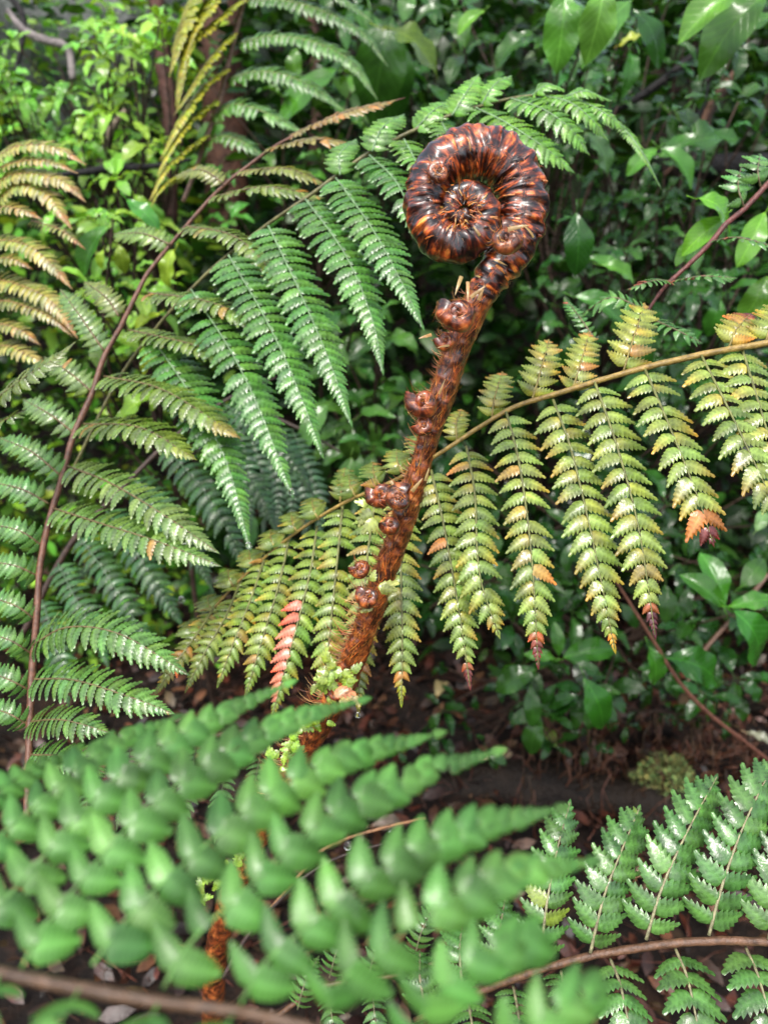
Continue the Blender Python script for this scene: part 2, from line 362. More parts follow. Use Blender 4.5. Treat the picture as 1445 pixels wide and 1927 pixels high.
# ------------------------------------------------------------------ broad leaves
def broad(seed, w=.24, obov=.55, wave=.03, droop=.25, fold=.15):
    r = random.Random(seed); n, m = 13, 7; v = []; uv = []; c = []; ph = r.uniform(0, 6)
    for i in range(n):
        t = i / (n - 1); a = math.sin(math.pi * min(1, max(0, t)) ** (1 / (1.9 * obov))) if obov else 0
        h = w * max(0, (math.sin(math.pi * t ** (.7 + obov * .9)))) ** .72 + .004
        h *= 1 + .06 * math.sin(9 * t + ph) + r.uniform(-.02, .02)
        for j in range(m):
            s = (j - (m - 1) / 2) / ((m - 1) / 2)
            y = s * h; z = .12 * math.sin(math.pi * t * .9) - droop * t * t + fold * abs(s) ** 1.3 * h * 1.0 + wave * abs(s) * math.sin(16 * t + ph + (2 if s > 0 else 0))
            if j == (m - 1) // 2: z -= .006
            v.append((t, y + .02 * math.sin(3 * t + ph), z)); uv.append((t, s * h / w)); c.append((1, 1, 1) if t > .03 else (1.4, 1.2, 1))
    f = [(i * m + j, (i + 1) * m + j, (i + 1) * m + j + 1, i * m + j + 1) for i in range(n - 1) for j in range(m - 1)]
    v = np.array(v); mb = MB(); mb.add(v, f, c, 0, uv)
    a = np.array([(-.22, 0, .02), (-.1, 0, .01), (.02, 0, 0)]); tube(mb, a, [.010, .009, .008], (1.5, 1.35, 1.1), 5, 0)
    return mb
BL = []; BLD = []
for s in range(8):
    mb = broad(s, [.2, .24, .28, .22, .3, .18, .26, .21][s], [.5, .6, .7, .35, .65, .45, .55, .4][s], .02 + .02 * (s % 3), [.1, .3, .45, .2, .6, .15, .35, .5][s], [.1, .35, .2, .5, .15, .3, 0, .25][s])
    BLD.append((np.concatenate(mb.v), list(mb.f), np.concatenate(mb.c), np.concatenate(mb.uv))); BL.append(mb.mesh('leaf', [M_LEAF]))
def lowleaf():
    v = np.array([(0, 0, 0), (.3, .2, .05), (.35, 0, .02), (.3, -.2, .05), (.7, .19, 0), (.7, 0, -.02), (.7, -.19, 0), (1, 0, -.12)], float)
    return v, [(0, 2, 1), (0, 3, 2), (1, 2, 5, 4), (2, 3, 6, 5), (4, 5, 7), (5, 6, 7)]
LOW = lowleaf()
def frame_of(X, Nn):
    X = X.normalized(); Z = (Nn - X * Nn.dot(X)); Z = Z.normalized() if Z.length > 1e-4 else X.orthogonal().normalized(); Y = Z.cross(X)
    return Matrix(((X.x, Y.x, Z.x), (X.y, Y.y, Z.y), (X.z, Y.z, Z.z)))
def rvec(): return Vector((random.gauss(0, 1), random.gauss(0, 1), random.gauss(0, 1))).normalized()
def shrub(label, clusters, leaf, col, nl=6, wood=(.05, .03, .02), foot=None, name='shrub', group=None, rad=.004, droopy=.25, hand=None, trunk_to=None):
    """clusters: [(px,py,depth)] twig tips; leaves radiate from each"""
    tips = [P(*c[:3]) for c in clusters]; cen = sum(tips, Vector()) / len(tips)
    if foot is None: foot = Vector((cen.x + random.uniform(-.1, .1), cen.y + .25, 0))
    foot = Vector((foot[0], foot[1], float(gz(foot[0], foot[1])) - .02)); rt = root(name, foot, label, 'shrub', group)
    fork = foot.lerp(cen, .55) + Vector((0, .05, 0))
    mb = MB(); tube(mb, catmull([foot, foot.lerp(fork, .5) + rvec() * .03, fork, fork.lerp(cen, .6)], 12), np.linspace(rad * 1.6, rad * .8, 12), wood, 7, bumps=.1)
    obj('stem', mb.mesh('stem', [M_BARK], foot), rt)
    for i, tp in enumerate(tips):
        a = foot.lerp(cen, random.uniform(.6, .85)) + Vector((0, .04, 0)); mb = MB()
        mid = a.lerp(tp, .55) + rvec() * (tp - a).length * .12 - Vector((0, 0, .01)); cv = catmull([a, mid, tp], 9)
        tube(mb, cv, np.linspace(rad * .7, rad * .35, 9), wood, 5); obj('branch', mb.mesh('branch', [M_BARK], a), rt, loc=a - foot)
        T = Vector(cv[-1] - cv[-2]).normalized(); n = nl + random.randint(-1, 2); a0 = random.uniform(0, 6)
        for k in range(n):
            if k > n * .65: 
                j = random.randint(3, 7); o0 = Vector(cv[j])
            else: o0 = tp
            an = a0 + k * 2.4; side = (T.orthogonal().normalized() * math.cos(an) + T.cross(T.orthogonal().normalized()) * math.sin(an))
            X = (side + T * random.uniform(.1, .7) - UP * random.uniform(0, droopy * 2)).normalized()
            ln = leaf * random.uniform(.6, 1.15); Nn = UP * .9 + TOCAM * .35 + rvec() * .35; M = frame_of(X, Nn) * ln
            obj('leaf', random.choice(BL), rt, basis=Matrix.Translation(o0 + X * ln * .2 - foot) @ M.to_4x4(), color=jit(col, .25))
    for h in (hand or []):
        bx, by, tx, ty, d, wv, cc = h[:7]; a = P(bx, by, d); dt = h[7] if len(h) > 7 else 0; b = P(tx, ty, d + dt); X = b - a; ln = X.length
        Nn = TOCAM * .8 + UP * .6 + rvec() * .12; obj('leaf', BL[wv], rt, basis=Matrix.Translation(a - foot) @ (frame_of(X, Nn) * ln).to_4x4(), color=jit(cc, .08))
    return rt
def cl(n, x0, x1, y0, y1, d0, d1): return [(random.uniform(x0, x1), random.uniform(y0, y1), random.uniform(d0, d1)) for _ in range(n)]

# deep foliage far behind, one mass
def mass(name, n, x0, x1, ytop, ybot, d0, d1, leaf, cols, kindlabel, cat):
    mb = MB()
    for i in range(n):
        d = random.uniform(d0, d1); p = P(random.uniform(x0, x1), random.uniform(ytop, ybot), d)
        g = float(gz(p.x, p.y))
        if p.z < g: p.z = g + random.uniform(0, .25)
        X = rvec(); X.z *= .5; M = frame_of(X, UP * .8 + rvec() * .7) * (leaf * random.uniform(.5, 1.3)); c = jit(random.choice(cols), .3)
        mb.add(LOW[0] @ np.array(M).T + np.array(p), LOW[1], c)
    o = obj(name, mb.mesh(name, [M_MASS]), kind='stuff'); tag(o, kindlabel, cat); return o
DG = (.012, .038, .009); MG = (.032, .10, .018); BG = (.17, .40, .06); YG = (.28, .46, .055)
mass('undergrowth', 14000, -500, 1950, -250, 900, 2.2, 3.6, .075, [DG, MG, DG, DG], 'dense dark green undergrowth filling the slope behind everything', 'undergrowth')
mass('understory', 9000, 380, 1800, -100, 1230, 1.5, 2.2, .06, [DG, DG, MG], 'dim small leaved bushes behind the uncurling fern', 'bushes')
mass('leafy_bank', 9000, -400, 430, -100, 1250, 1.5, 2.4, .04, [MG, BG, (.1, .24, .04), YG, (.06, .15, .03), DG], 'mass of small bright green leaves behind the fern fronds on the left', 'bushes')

# -------- trunks, branches of the woods behind
def limb(label, name, pts, col, cat, mat=None, bumps=.12, group=None, ns=10):
    c = catmull([(x, y, d, r) for x, y, d, r in pts], len(pts) * 7); q = np.array([P(a, b, d) for a, b, d, r in c]); mb = MB()
    tube(mb, q, c[:, 3] * c[:, 2] / F, col, ns, bumps=bumps); o = obj(name, mb.mesh(name, [mat or M_BARK], q[0]), loc=q[0]); return tag(o, label, cat, group)
limb('thick reddish brown tree fern trunk behind the yellow drooping pinnae', 'tree_trunk', [(430, 460, 1.7, 38), (428, 300, 1.7, 40), (415, 120, 1.72, 42), (405, -80, 1.75, 44)], (.075, .032, .018), 'trunk')
limb('thin reddish trunk rising left of the thick brown one', 'tree_trunk', [(322, 420, 1.6, 13), (320, 220, 1.6, 14), (305, 100, 1.6, 15), (290, -60, 1.6, 15)], (.08, .035, .025), 'trunk')
limb('slim brown stem far behind between two glossy bushes, top centre', 'tree_trunk', [(590, 320, 1.9, 12), (600, 150, 1.9, 13), (560, -60, 1.9, 14)], (.09, .045, .03), 'trunk')
limb('pale grey crooked branch in the top left corner', 'branch', [(15, 20, 1.4, 5), (50, 60, 1.4, 7), (90, 77, 1.4, 8), (128, 92, 1.4, 7), (138, 150, 1.4, 6)], (.22, .19, .18), 'branch')
limb('black crooked twig at the left edge near the top', 'branch', [(5, -20, 1.5, 6), (40, 20, 1.5, 6), (45, 60, 1.5, 5), (30, 140, 1.5, 5)], (.012, .01, .01), 'branch')
limb('black horizontal branch behind the yellow brown frond', 'branch', [(90, 330, 1.2, 4), (160, 324, 1.2, 6), (200, 318, 1.2, 8), (290, 312, 1.2, 5), (360, 300, 1.2, 3)], (.012, .012, .012), 'branch')
limb('short pale forked twig above the black horizontal branch', 'branch', [(240, 205, 1.25, 5), (215, 235, 1.25, 6), (197, 275, 1.25, 6), (195, 320, 1.25, 5)], (.25, .19, .14), 'branch')
limb('black stem curving down through the shrub at upper right', 'branch', [(1325, 60, 1.2, 7), (1328, 140, 1.2, 9), (1315, 210, 1.2, 8), (1285, 275, 1.2, 6)], (.010, .009, .008), 'branch')
limb('black branch slanting from the curving stem down to the left', 'branch', [(1325, 88, 1.25, 7), (1250, 150, 1.25, 8), (1190, 190, 1.25, 7), (1120, 225, 1.25, 5)], (.012, .010, .009), 'branch')
limb('thick black log shaped branch lying behind the shrub at right', 'branch', [(1230, 305, 1.5, 20), (1330, 312, 1.5, 24), (1480, 315, 1.5, 22)], (.010, .009, .009), 'branch')
limb('brown twig slanting up behind the large leaves at upper right', 'branch', [(1395, 120, 1.35, 6), (1340, 190, 1.35, 6), (1310, 250, 1.35, 5), (1250, 330, 1.35, 4)], (.12, .06, .035), 'branch')
limb('reddish bare twig running down to the leaf litter at lower right', 'twig', [(1150, 1080, .95, 2), (1225, 1200, .98, 3.2), (1275, 1280, 1.0, 3.6), (1330, 1340, 1.02, 4), (1400, 1395, 1.05, 3.4), (1470, 1450, 1.1, 3.4)], (.16, .065, .04), 'twig', M_STALK)
limb('pale orange twig arching behind the blurred near frond', 'twig', [(500, 1720, .55, 3), (560, 1650, .55, 3), (605, 1600, .55, 3.2), (660, 1575, .56, 3), (745, 1552, .57, 2.8), (800, 1540, .58, 2.5)], (.34, .17, .08), 'twig', M_STALK)
limb('black wet twig with orange end under the pale arching one', 'twig', [(420, 1840, .55, 4.5), (470, 1755, .55, 4.5), (520, 1700, .55, 4), (580, 1645, .55, 3.2), (640, 1612, .56, 2.8), (720, 1588, .57, 2.5)], (.05, .03, .025), 'twig', M_STALK)
limb('thin brown twig behind the pinna tips at right', 'twig', [(1445, 1080, 1.1, 4), (1380, 1160, 1.1, 4), (1320, 1230, 1.1, 4), (1290, 1290, 1.1, 3)], (.15, .08, .05), 'twig', M_STALK)

# -------- shrubs
shrub('bright green small leaved bush in the top left', cl(46, -30, 310, 40, 330, 1.2, 1.7), .036, BG, 7, droopy=.2)
shrub('yellow green small leaved bush between the pale twig and the drooping yellow frond', cl(26, 110, 340, 10, 440, 1.1, 1.4), .036, (.22, .44, .06), 7)
shrub('lime leaved sapling with two long hanging leaves beside the olive frond', cl(12, 150, 300, 400, 640, .85, 1.05), .035, (.16, .33, .04), 5,
      hand=[(200, 425, 150, 515, .8, 3, (.09, .3, .05)), (240, 375, 300, 430, .8, 0, (.05, .22, .03)), (195, 470, 182, 500, .85, 4, YG), (222, 460, 235, 505, .85, 4, YG), (330, 470, 300, 530, .9, 2, YG), (300, 590, 250, 620, .9, 3, (.3, .42, .04)), (300, 660, 262, 700, .9, 1, (.28, .4, .04)), (220, 800, 290, 730, .85, 5, (.22, .4, .04))])
shrub('dark glossy broad leaved bush with hanging leaves, top centre', cl(20, 540, 900, -20, 240, 1.25, 1.7), .06, (.028, .10, .015), 5,
      hand=[(720, 55, 835, 100, 1.1, 2, (.09, .17, .02)), (735, 30, 700, 190, 1.2, 4, (.03, .10, .015)), (700, 30, 745, 200, 1.25, 4, (.025, .09, .015)), (560, 90, 545, 150, 1.2, 2, (.07, .2, .03)), (640, 130, 520, 230, 1.3, 0, (.05, .17, .02))])
shrub('shrub with big wet leaves hanging over the fern frond, upper right', cl(14, 850, 1200, -30, 160, 1.0, 1.4), .055, (.03, .11, .018), 5,
      hand=[(1065, -20, 1048, 108, .85, 2, (.08, .22, .04)), (1130, -30, 1125, 85, .82, 4, (.10, .25, .05)), (1190, 0, 1090, 120, .9, 0, (.05, .15, .03)), (1193, 18, 1258, 108, .88, 6, (.02, .09, .012)), (1165, 85, 1215, 62, .95, 5, (.3, .36, .06)), (1000, 60, 930, 110, 1.0, 1, MG), (910, 20, 860, 60, 1.0, 3, BG)])
shrub('shrub with large leaves on curved pale stalks in the top right corner', cl(14, 1220, 1480, -60, 200, 1.05, 1.5), .055, (.025, .09, .014), 5,
      hand=[(1400, -25, 1280, 65, .82, 3, (.09, .25, .04)), (1440, -10, 1325, 85, .86, 4, (.05, .16, .025)), (1460, 30, 1380, 60, .9, 1, (.05, .15, .03)), (1390, 88, 1480, 140, .95, 5, (.02, .08, .015)), (1395, 175, 1345, 160, 1.0, 3, MG), (1395, 200, 1450, 195, 1.0, 6, MG)])
shrub('dark glossy shrub behind the right side of the coiled fern tip', cl(40, 1000, 1320, 180, 700, .95, 1.4), .042, (.020, .075, .012), 6,
      hand=[(1085, 400, 1090, 510, .8, 6, (.018, .085, .012)), (1310, 375, 1400, 400, .62, 4, (.10, .27, .03)), (1360, 410, 1285, 475, .64, 3, (.12, .3, .03)), (1295, 455, 1270, 500, .66, 0, (.09, .24, .04)), (1240, 280, 1310, 345, .9, 3, (.05, .16, .03)), (1235, 280, 1180, 320, .9, 1, (.06, .2, .03)), (1240, 290, 1395, 250, .95, 5, (.04, .14, .03)),
            (1100, 250, 1160, 310, .95, 2, (.09, .2, .09)), (1130, 500, 1200, 520, .85, 1, (.07, .22, .03)), (1080, 560, 1180, 600, .9, 3, (.06, .2, .05)), (1180, 520, 1110, 480, .9, 0, (.06, .2, .03))])
shrub('broad leaved shrub at the right edge below the red stalked frond', cl(22, 1250, 1480, 180, 800, .95, 1.3), .045, (.03, .11, .015), 5,
      hand=[(1440, 400, 1385, 500, .75, 0, (.1, .26, .03)), (1445, 520, 1400, 600, .8, 2, (.09, .24, .03))])
shrub('low shrub with oval wet leaves above the leaf litter, lower right', cl(30, 900, 1440, 1040, 1350, 1.0, 1.3), .042, (.016, .065, .010), 6,
      foot=(.45, 1.25, 0), hand=[(1100, 1275, 1150, 1378, .85, 6, (.018, .10, .010)), (1250, 1235, 1375, 1275, .85, 2, (.025, .13, .015)), (1218, 1215, 1242, 1292, .86, 1, (.04, .16, .02)), (1375, 1150, 1475, 1245, .75, 4, (.03, .15, .02)), (1360, 1140, 1285, 1080, .8, 3, (.04, .16, .02)), (1360, 1140, 1330, 1040, .82, 1, (.035, .14, .02)), (1370, 1140, 1460, 1125, .8, 5, (.06, .2, .03)),
      (1050, 1235, 1045, 1170, .95, 0, (.03, .12, .015)), (1045, 1240, 985, 1230, .95, 5, (.04, .14, .02)), (1060, 1240, 1160, 1215, .95, 3, (.03, .12, .015)), (1010, 1260, 930, 1290, 1.0, 2, (.02, .07, .012)), (1000, 1290, 1000, 1370, 1.0, 0, (.02, .08, .012)), (1390, 1105, 1445, 1050, .9, 6, MG), (1420, 1000, 1445, 960, .95, 2, (.1, .2, .1))])
shrub('dark small bush seen in the gap left of the fern stalk', cl(16, 560, 800, 560, 900, 1.0, 1.35), .05, (.04, .12, .022), 5,
      hand=[(620, 760, 560, 850, .95, 0, (.05, .16, .03)), (660, 860, 640, 940, .8, 3, (.09, .2, .05))])
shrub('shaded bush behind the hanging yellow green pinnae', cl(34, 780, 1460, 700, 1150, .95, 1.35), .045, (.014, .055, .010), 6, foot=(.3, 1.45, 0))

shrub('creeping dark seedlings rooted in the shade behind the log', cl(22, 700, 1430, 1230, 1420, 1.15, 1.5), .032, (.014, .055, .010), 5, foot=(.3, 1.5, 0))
shrub('pale mid green sapling between the coiled tip and the olive frond', cl(20, 380, 760, 120, 420, 1.2, 1.5), .04, (.07, .2, .035), 6)
# -------- leaf litter, log, moss
def litter():
    mb = MB(); cols = [(.05, .022, .012), (.03, .014, .01), (.09, .045, .022), (.02, .012, .01), (.07, .022, .012)]
    for i in range(9000):
        x = random.uniform(-1.2, 1.5); y = random.uniform(.3, 2.2); z = float(gz(x, y)) + random.uniform(.004, .035); X = rvec(); X.z *= .4
        M = frame_of(X, UP + rvec() * .9) * random.uniform(.015, .05); mb.add(LOW[0] @ np.array(M).T + np.array((x, y, z)), LOW[1], jit(random.choice(cols), .3))
    for i in range(2600):   # needles and root fibres
        x = random.uniform(-.4, 1.5); y = random.uniform(.6, 2.2); z = float(gz(x, y)) + random.uniform(.01, .06); a = Vector((x, y, z)); X = rvec(); X.z *= .25; l = random.uniform(.03, .1)
        tube(mb, np.array([a, a + X * l * .5 + rvec() * .006, a + X * l]), .0009, jit((.09, .032, .016), .3), 3)
    tag(obj('leaf_litter', mb.mesh('leaf_litter', [M_LITTER]), kind='stuff'), 'brown dead leaves and red root fibres covering the forest floor', 'leaf litter')
litter()
def onground(px, py, lenpx, ang, wv, col, label):
    p = floor_hit(px, py); p.z += .045; d = proj(p)[2]; X = Vector((math.cos(ang), math.sin(ang), .05)); M = frame_of(X, UP + TOCAM * .5) * (lenpx * d / F)
    o = obj('fallen_leaf', BL[wv], basis=Matrix.Translation(p) @ M.to_4x4(), color=col); tag(o, label, 'fallen leaf', 'fallen leaves on the forest floor')
onground(905, 1462, 60, .15, 0, (.42, .32, .2), 'pale tan fallen leaf lying just above the longest near frond tip')
onground(822, 1345, 55, 1.3, 3, (.34, .28, .14), 'yellowish tan dead leaf standing in the dark gap right of the stalk')
onground(1022, 1405, 42, -1.3, 6, (.16, .26, .04), 'small yellow green leaf lying below the dark shrub leaves')
onground(1395, 1415, 50, -.7, 5, (.3, .32, .22), 'pale green grey leaf beside the lower end of the reddish twig')
onground(700, 1590, 60, .2, 2, (.2, .16, .12), 'grey brown leaf under the two arching twigs')
onground(1190, 1690, 50, .8, 4, (.42, .3, .16), 'tan dead leaf seen through the fern frond at lower right')
onground(1080, 1160, 34, 1.4, 1, (.25, .28, .12), 'pale olive leaf hanging in the shade below the drooping pinnae')
def log():
    a = floor_hit(640, 1500); b = floor_hit(1330, 1530); a.z += .0; b.z += .0
    c = catmull([a - Vector((.25, 0, 0)), a, a.lerp(b, .5) + Vector((0, .03, .01)), b, b + Vector((.4, -.05, -.03))], 40); mb = MB(); n = len(c)
    tube(mb, c, .042 + .008 * np.sin(np.arange(n) * .8), (.016, .010, .006), 18, bumps=.2)
    tag(obj('fallen_log', mb.mesh('fallen_log', [M_BARK], c[0]), loc=c[0]), 'dark rotten log lying across the forest floor behind the near frond', 'log')
log()
def moss():
    p0 = floor_hit(1225, 1480) + Vector((0, -.05, .01)); mb = MB()
    for i in range(2600):
        q = rvec(); q.z = abs(q.z); p = p0 + Vector((q.x * .055, q.y * .05, q.z * .095)) * random.uniform(.75, 1.05)
        M = frame_of((q + rvec() * .8), q + rvec()) * random.uniform(.006, .013); mb.add(LOW[0] @ np.array(M).T + np.array(p), LOW[1], jit((.22, .26, .11), .35))
    tag(obj('lichen_clump', mb.mesh('lichen_clump', [M_MOSS]), kind='stuff'), 'pale grey green lichen clump on the forest floor right of the log', 'lichen')
moss()
def debris():
    mb = MB()
    for i in range(300):
        p = P(random.uniform(960, 1440), random.uniform(1330, 1500), random.uniform(1.15, 1.5)); g = float(gz(p.x, p.y)); p.z = max(p.z, g + .02)
        X = Vector((random.gauss(0, .4), random.gauss(0, .5), -1)).normalized(); l = random.uniform(.02, .08)
        tube(mb, np.array([p, p + X * l * .5 + rvec() * .012, p + X * l]), .0013, jit((.085, .036, .018), .3), 3)
    tag(obj('dead_fern_fibres', mb.mesh('dead_fern_fibres', [M_LITTER]), kind='stuff'), 'hanging red brown dead fern fibres behind the lichen clump', 'dead fern')
debris()
def rock():
    c = P(190, 70, 2.3); mb = MB(); n, m = 26, 18; v = []
    for i in range(m + 1):
        for j in range(n):
            th = math.pi * i / m; ph = 2 * math.pi * j / n; q = Vector((math.sin(th) * math.cos(ph), math.sin(th) * math.sin(ph), math.cos(th)))
            k = 1 + .25 * mnoise.noise(q * 1.7) + .08 * mnoise.noise(q * 5); v.append((q.x * .32 * k + c.x, q.y * .25 * k + c.y, q.z * .3 * k + c.z))
    f = [(i * n + j, (i + 1) * n + j, (i + 1) * n + (j + 1) % n, i * n + (j + 1) % n) for i in range(m) for j in range(n)]
    mb.add(v, f, (.10, .11, .10)); tag(obj('boulder', mb.mesh('boulder', [M_MOSS], c), loc=c), 'grey green boulder on the slope in the top left, behind the bush', 'rock')
rock()

# ------------------------------------------------------------------ fern fronds
BR = (.10, .045, .03)
OR = (.55, .20, .035); BW = (.16, .035, .03); PK = (.52, .15, .09)
def autumn(tipcol=None, tstart=.88, base=(.24, .345, .105), orange=.09):
    def f(t, s, k):
        c = lerp(base, (.30, .34, .09), random.random() * .6)
        c = lerp(c, (.17, .30, .09), random.random() * .5)
        if random.random() < orange * .6 * (.4 + t): c = lerp(c, OR, random.uniform(.15, .55) if random.random() < .8 else .85)
        if tipcol and t > tstart: c = lerp(OR, tipcol, min(1, (t - tstart) / (1 - tstart) * 2.2))
        return jit(c, .10)
    return f
def R3(hw): return hw * .62
nF3 = (0, -.75, .66)
A = autumn
def salmon(t, s, k):
    if s == SAL and .42 < t < .93: return jit((.62, .20, .12), .12)
    return autumn(None, base=(.15, .29, .06), orange=.07)(t, s, k)
SAL = -1
GY = (.19, .30, .06)
f3 = []
def low3(pts, d0, hw, col, dd=-.045, tp=.66, **k): hw *= 1.08; f3.append(pn(pts, d0, d0 + dd, hw, hw * .52, col, n=nF3, tp=tp, ccol=(.16, .17, .05), r=3.0, a0=72, **k))
low3([(1395, 655), (1430, 770), (1500, 1000)], .43, 56, A(BW, .97))
low3([(1318, 667), (1375, 780), (1445, 928), (1465, 985)], .43, 58, A((.4, .3, .05), .9), tp=.72)
low3([(1212, 693), (1262, 810), (1310, 930), (1340, 1020)], .435, 56, A(BW, .84, orange=.18), tp=.85)
low3([(1118, 718), (1160, 840), (1200, 990), (1232, 1195)], .44, 56, A((.12, .03, .04), .86, orange=.15))
low3([(1040, 752), (1075, 850), (1115, 1020), (1156, 1222)], .445, 55, A((.45, .33, .03), .93))
low3([(952, 775), (978, 880), (1000, 1050), (1012, 1252)], .45, 51, A((.18, .04, .04), .86, orange=.16))
low3([(877, 840), (893, 930), (902, 1080), (938, 1195)], .46, 48, A(None), tp=.78)
low3([(811, 885), (835, 990), (865, 1160), (884, 1292)], .47, 43, A((.2, .05, .05), .88))
low3([(756, 935), (754, 1050), (757, 1190), (755, 1325)], .48, 42, A((.3, .36, .04), .85))
low3([(705, 945), (690, 1060), (680, 1200), (674, 1342)], .495, 40, A((.4, .38, .03), .9))
low3([(645, 950), (635, 1050), (620, 1200), (605, 1350)], .51, 40, A(None, base=GY))
low3([(597, 990), (583, 1080), (553, 1200), (512, 1350)], .52, 40, salmon)
low3([(545, 1010), (525, 1100), (495, 1200), (462, 1310)], .53, 36, A(None, base=(.16, .28, .05)))
low3([(500, 1045), (475, 1120), (440, 1210), (410, 1290)], .54, 32, A(None, base=(.15, .26, .05)))
low3([(455, 1090), (425, 1160), (385, 1230), (350, 1300)], .55, 28, A(None, base=(.14, .2, .05)))
low3([(415, 1125), (380, 1180), (330, 1250), (290, 1310)], .56, 24, A(None, base=(.15, .17, .05), orange=.3))
def up3(pts, d0, hw, col, **k): f3.append(pn(pts, d0, d0 + .03, hw, hw * .55, col, n=(0, -.5, .85), tp=.75, ccol=(.25, .2, .05), r=2.5, **k))
yo = A((.42, .30, .05), .88, base=(.32, .35, .06), orange=.12)
up3([(1172, 700), (1190, 640), (1212, 572)], .44, 46, yo)
up3([(1075, 738), (1090, 690), (1108, 625)], .445, 36, yo)
up3([(1000, 755), (1015, 705), (1032, 640)], .45, 42, yo)
up3([(925, 790), (930, 750), (945, 700)], .46, 34, yo)
up3([(1370, 655), (1385, 620), (1412, 590)], .43, 42, A(BW, .7, base=(.4, .33, .05), orange=.4))
up3([(860, 835), (858, 800), (868, 770)], .47, 26, yo)
up3([(1440, 645), (1450, 610), (1470, 580)], .43, 42, yo)
up3([(640, 945), (645, 905), (650, 880)], .51, 26, A(None, base=(.13, .2, .06)))
for (x, y, dd_, l) in [(800, 868, .465, 50), (760, 893, .475, 48), (715, 915, .485, 46), (670, 937, .495, 44), (600, 978, .51, 42), (560, 1003, .52, 40), (520, 1035, .53, 38), (480, 1068, .54, 36), (440, 1105, .545, 34), (400, 1150, .553, 30), (365, 1195, .56, 28)]:
    up3([(x, y), (x - l * .25, y - l * .5), (x - l * .3, y - l)], dd_, 30, A(None, base=(.12, .19, .05), orange=.06))
build_frond('yellowing fern frond on the right with long hanging pinnae and brown tips',
            [(1520, 630, .42, 6.48), (1445, 645, .425, 6.48), (1330, 665, .43, 6.12), (1220, 690, .435, 5.76), (1130, 715, .44, 5.4), (1050, 740, .445, 5.04), (970, 765, .45, 4.68), (900, 805, .455, 4.32), (840, 845, .46, 3.96), (740, 905, .48, 3.6), (650, 945, .5, 3.24), (560, 1000, .52, 2.88), (480, 1065, .54, 2.52), (420, 1125, .55, 2.16), (360, 1200, .56, 1.44), (310, 1275, .57, 0.864)],
            (.30, .20, .05), f3, 'toothed')
# lower right frond
g4 = (.10, .23, .08)
def c4(t, s, k):
    c = lerp(g4, (.07, .19, .06), random.random()); c = lerp(c, (.16, .3, .09), max(0, .3 - t)); 
    if random.random() < .02: c = (.2, .3, .06)
    return jit(c, .1)
f4 = []
def p4(pts, d0, d1, hw, **k):
    hw *= 1.24; f4.append(pn(pts, d0, d1, hw, hw * .54, c4, n=k.pop('n', (0, -.72, .7)), tp=k.pop('tp', .72), ccol=(.28, .26, .14), r=3.4, a0=68, a1=42, **k))
p4([(1014, 1815), (1030, 1690), (1050, 1590), (1072, 1510)], .42, .46, 44)
p4([(1110, 1793), (1135, 1690), (1165, 1610), (1203, 1520)], .415, .455, 47)
p4([(1215, 1768), (1245, 1670), (1290, 1570), (1348, 1462)], .41, .455, 52)
p4([(1333, 1760), (1360, 1660), (1400, 1550), (1458, 1430)], .405, .45, 55)
p4([(1445, 1768), (1470, 1660), (1510, 1560), (1570, 1450)], .4, .45, 55)
p4([(940, 1840), (940, 1760), (950, 1690)], .43, .46, 38)
p4([(870, 1870), (865, 1790), (870, 1730)], .44, .47, 36)
p4([(800, 1900), (790, 1840), (790, 1790)], .45, .48, 34)
nn = (0, -.6, .8)
p4([(1055, 1828), (1066, 1880), (1085, 1960)], .42, .39, 34, n=nn)
p4([(1148, 1805), (1168, 1860), (1195, 1990)], .415, .385, 48, n=nn)
p4([(1270, 1785), (1295, 1850), (1325, 2000)], .41, .38, 54, n=nn)
p4([(1402, 1782), (1430, 1850), (1470, 2000)], .405, .375, 56, n=nn)
p4([(965, 1855), (975, 1910), (985, 1990)], .43, .4, 36, n=nn)
p4([(880, 1880), (890, 1940), (900, 2000)], .44, .42, 36, n=nn)
build_frond('dark green wet fern frond rising from the bottom right corner',
            [(1530, 1765, .4, 8.5), (1445, 1772, .402, 8.07), (1355, 1770, .405, 8.07), (1265, 1775, .41, 8.07), (1200, 1784, .413, 7.65), (1106, 1800, .418, 7.65), (1016, 1825, .423, 7.22), (940, 1852, .43, 6.8), (860, 1885, .44, 5.95), (780, 1920, .46, 5.1)],
            (.13, .065, .035), f4, 'veined')
# olive / green frond at left (middle distance)
def olive(g, o=.0, tip=None):
    def f(t, s, k):
        c = lerp(g, (.15, .22, .05), random.random() * .3)
        if random.random() < o * .5: c = lerp(c, OR, random.uniform(.2, .7))
        if tip and t > .8: c = lerp(c, tip, (t - .8) * 4)
        return jit(c, .12)
    return f
f5 = []
def p5(pts, d0, d1, hw, col, n=(.15, -.25, .95), tp=.7, **k): hw *= 1.22; f5.append(pn(pts, d0, d1, hw, hw * .50, col, n=n, tp=tp, ccol=(.14, .10, .04), r=2.3, a0=80, **k))
OLV = (.15, .24, .06); GRN = (.08, .2, .05); GR2 = (.10, .25, .085)
rt_ = (.1, -.45, .9)
p5([(280, 551), (400, 570), (520, 625)], .6, .56, 25, olive(OLV, .1, OR))
p5([(243, 621), (370, 650), (500, 692)], .6, .56, 24, olive(OLV, .08))
p5([(196, 708), (310, 735), (448, 822)], .585, .53, 31, olive(OLV, .12, (.4, .24, .05)))
p5([(158, 798), (265, 805), (365, 862)], .57, .52, 32, olive((.14, .22, .05), .08, (.3, .3, .05)))
p5([(128, 877), (210, 910), (310, 970), (408, 1038)], .555, .49, 34, olive((.15, .24, .09), .08), n=rt_)
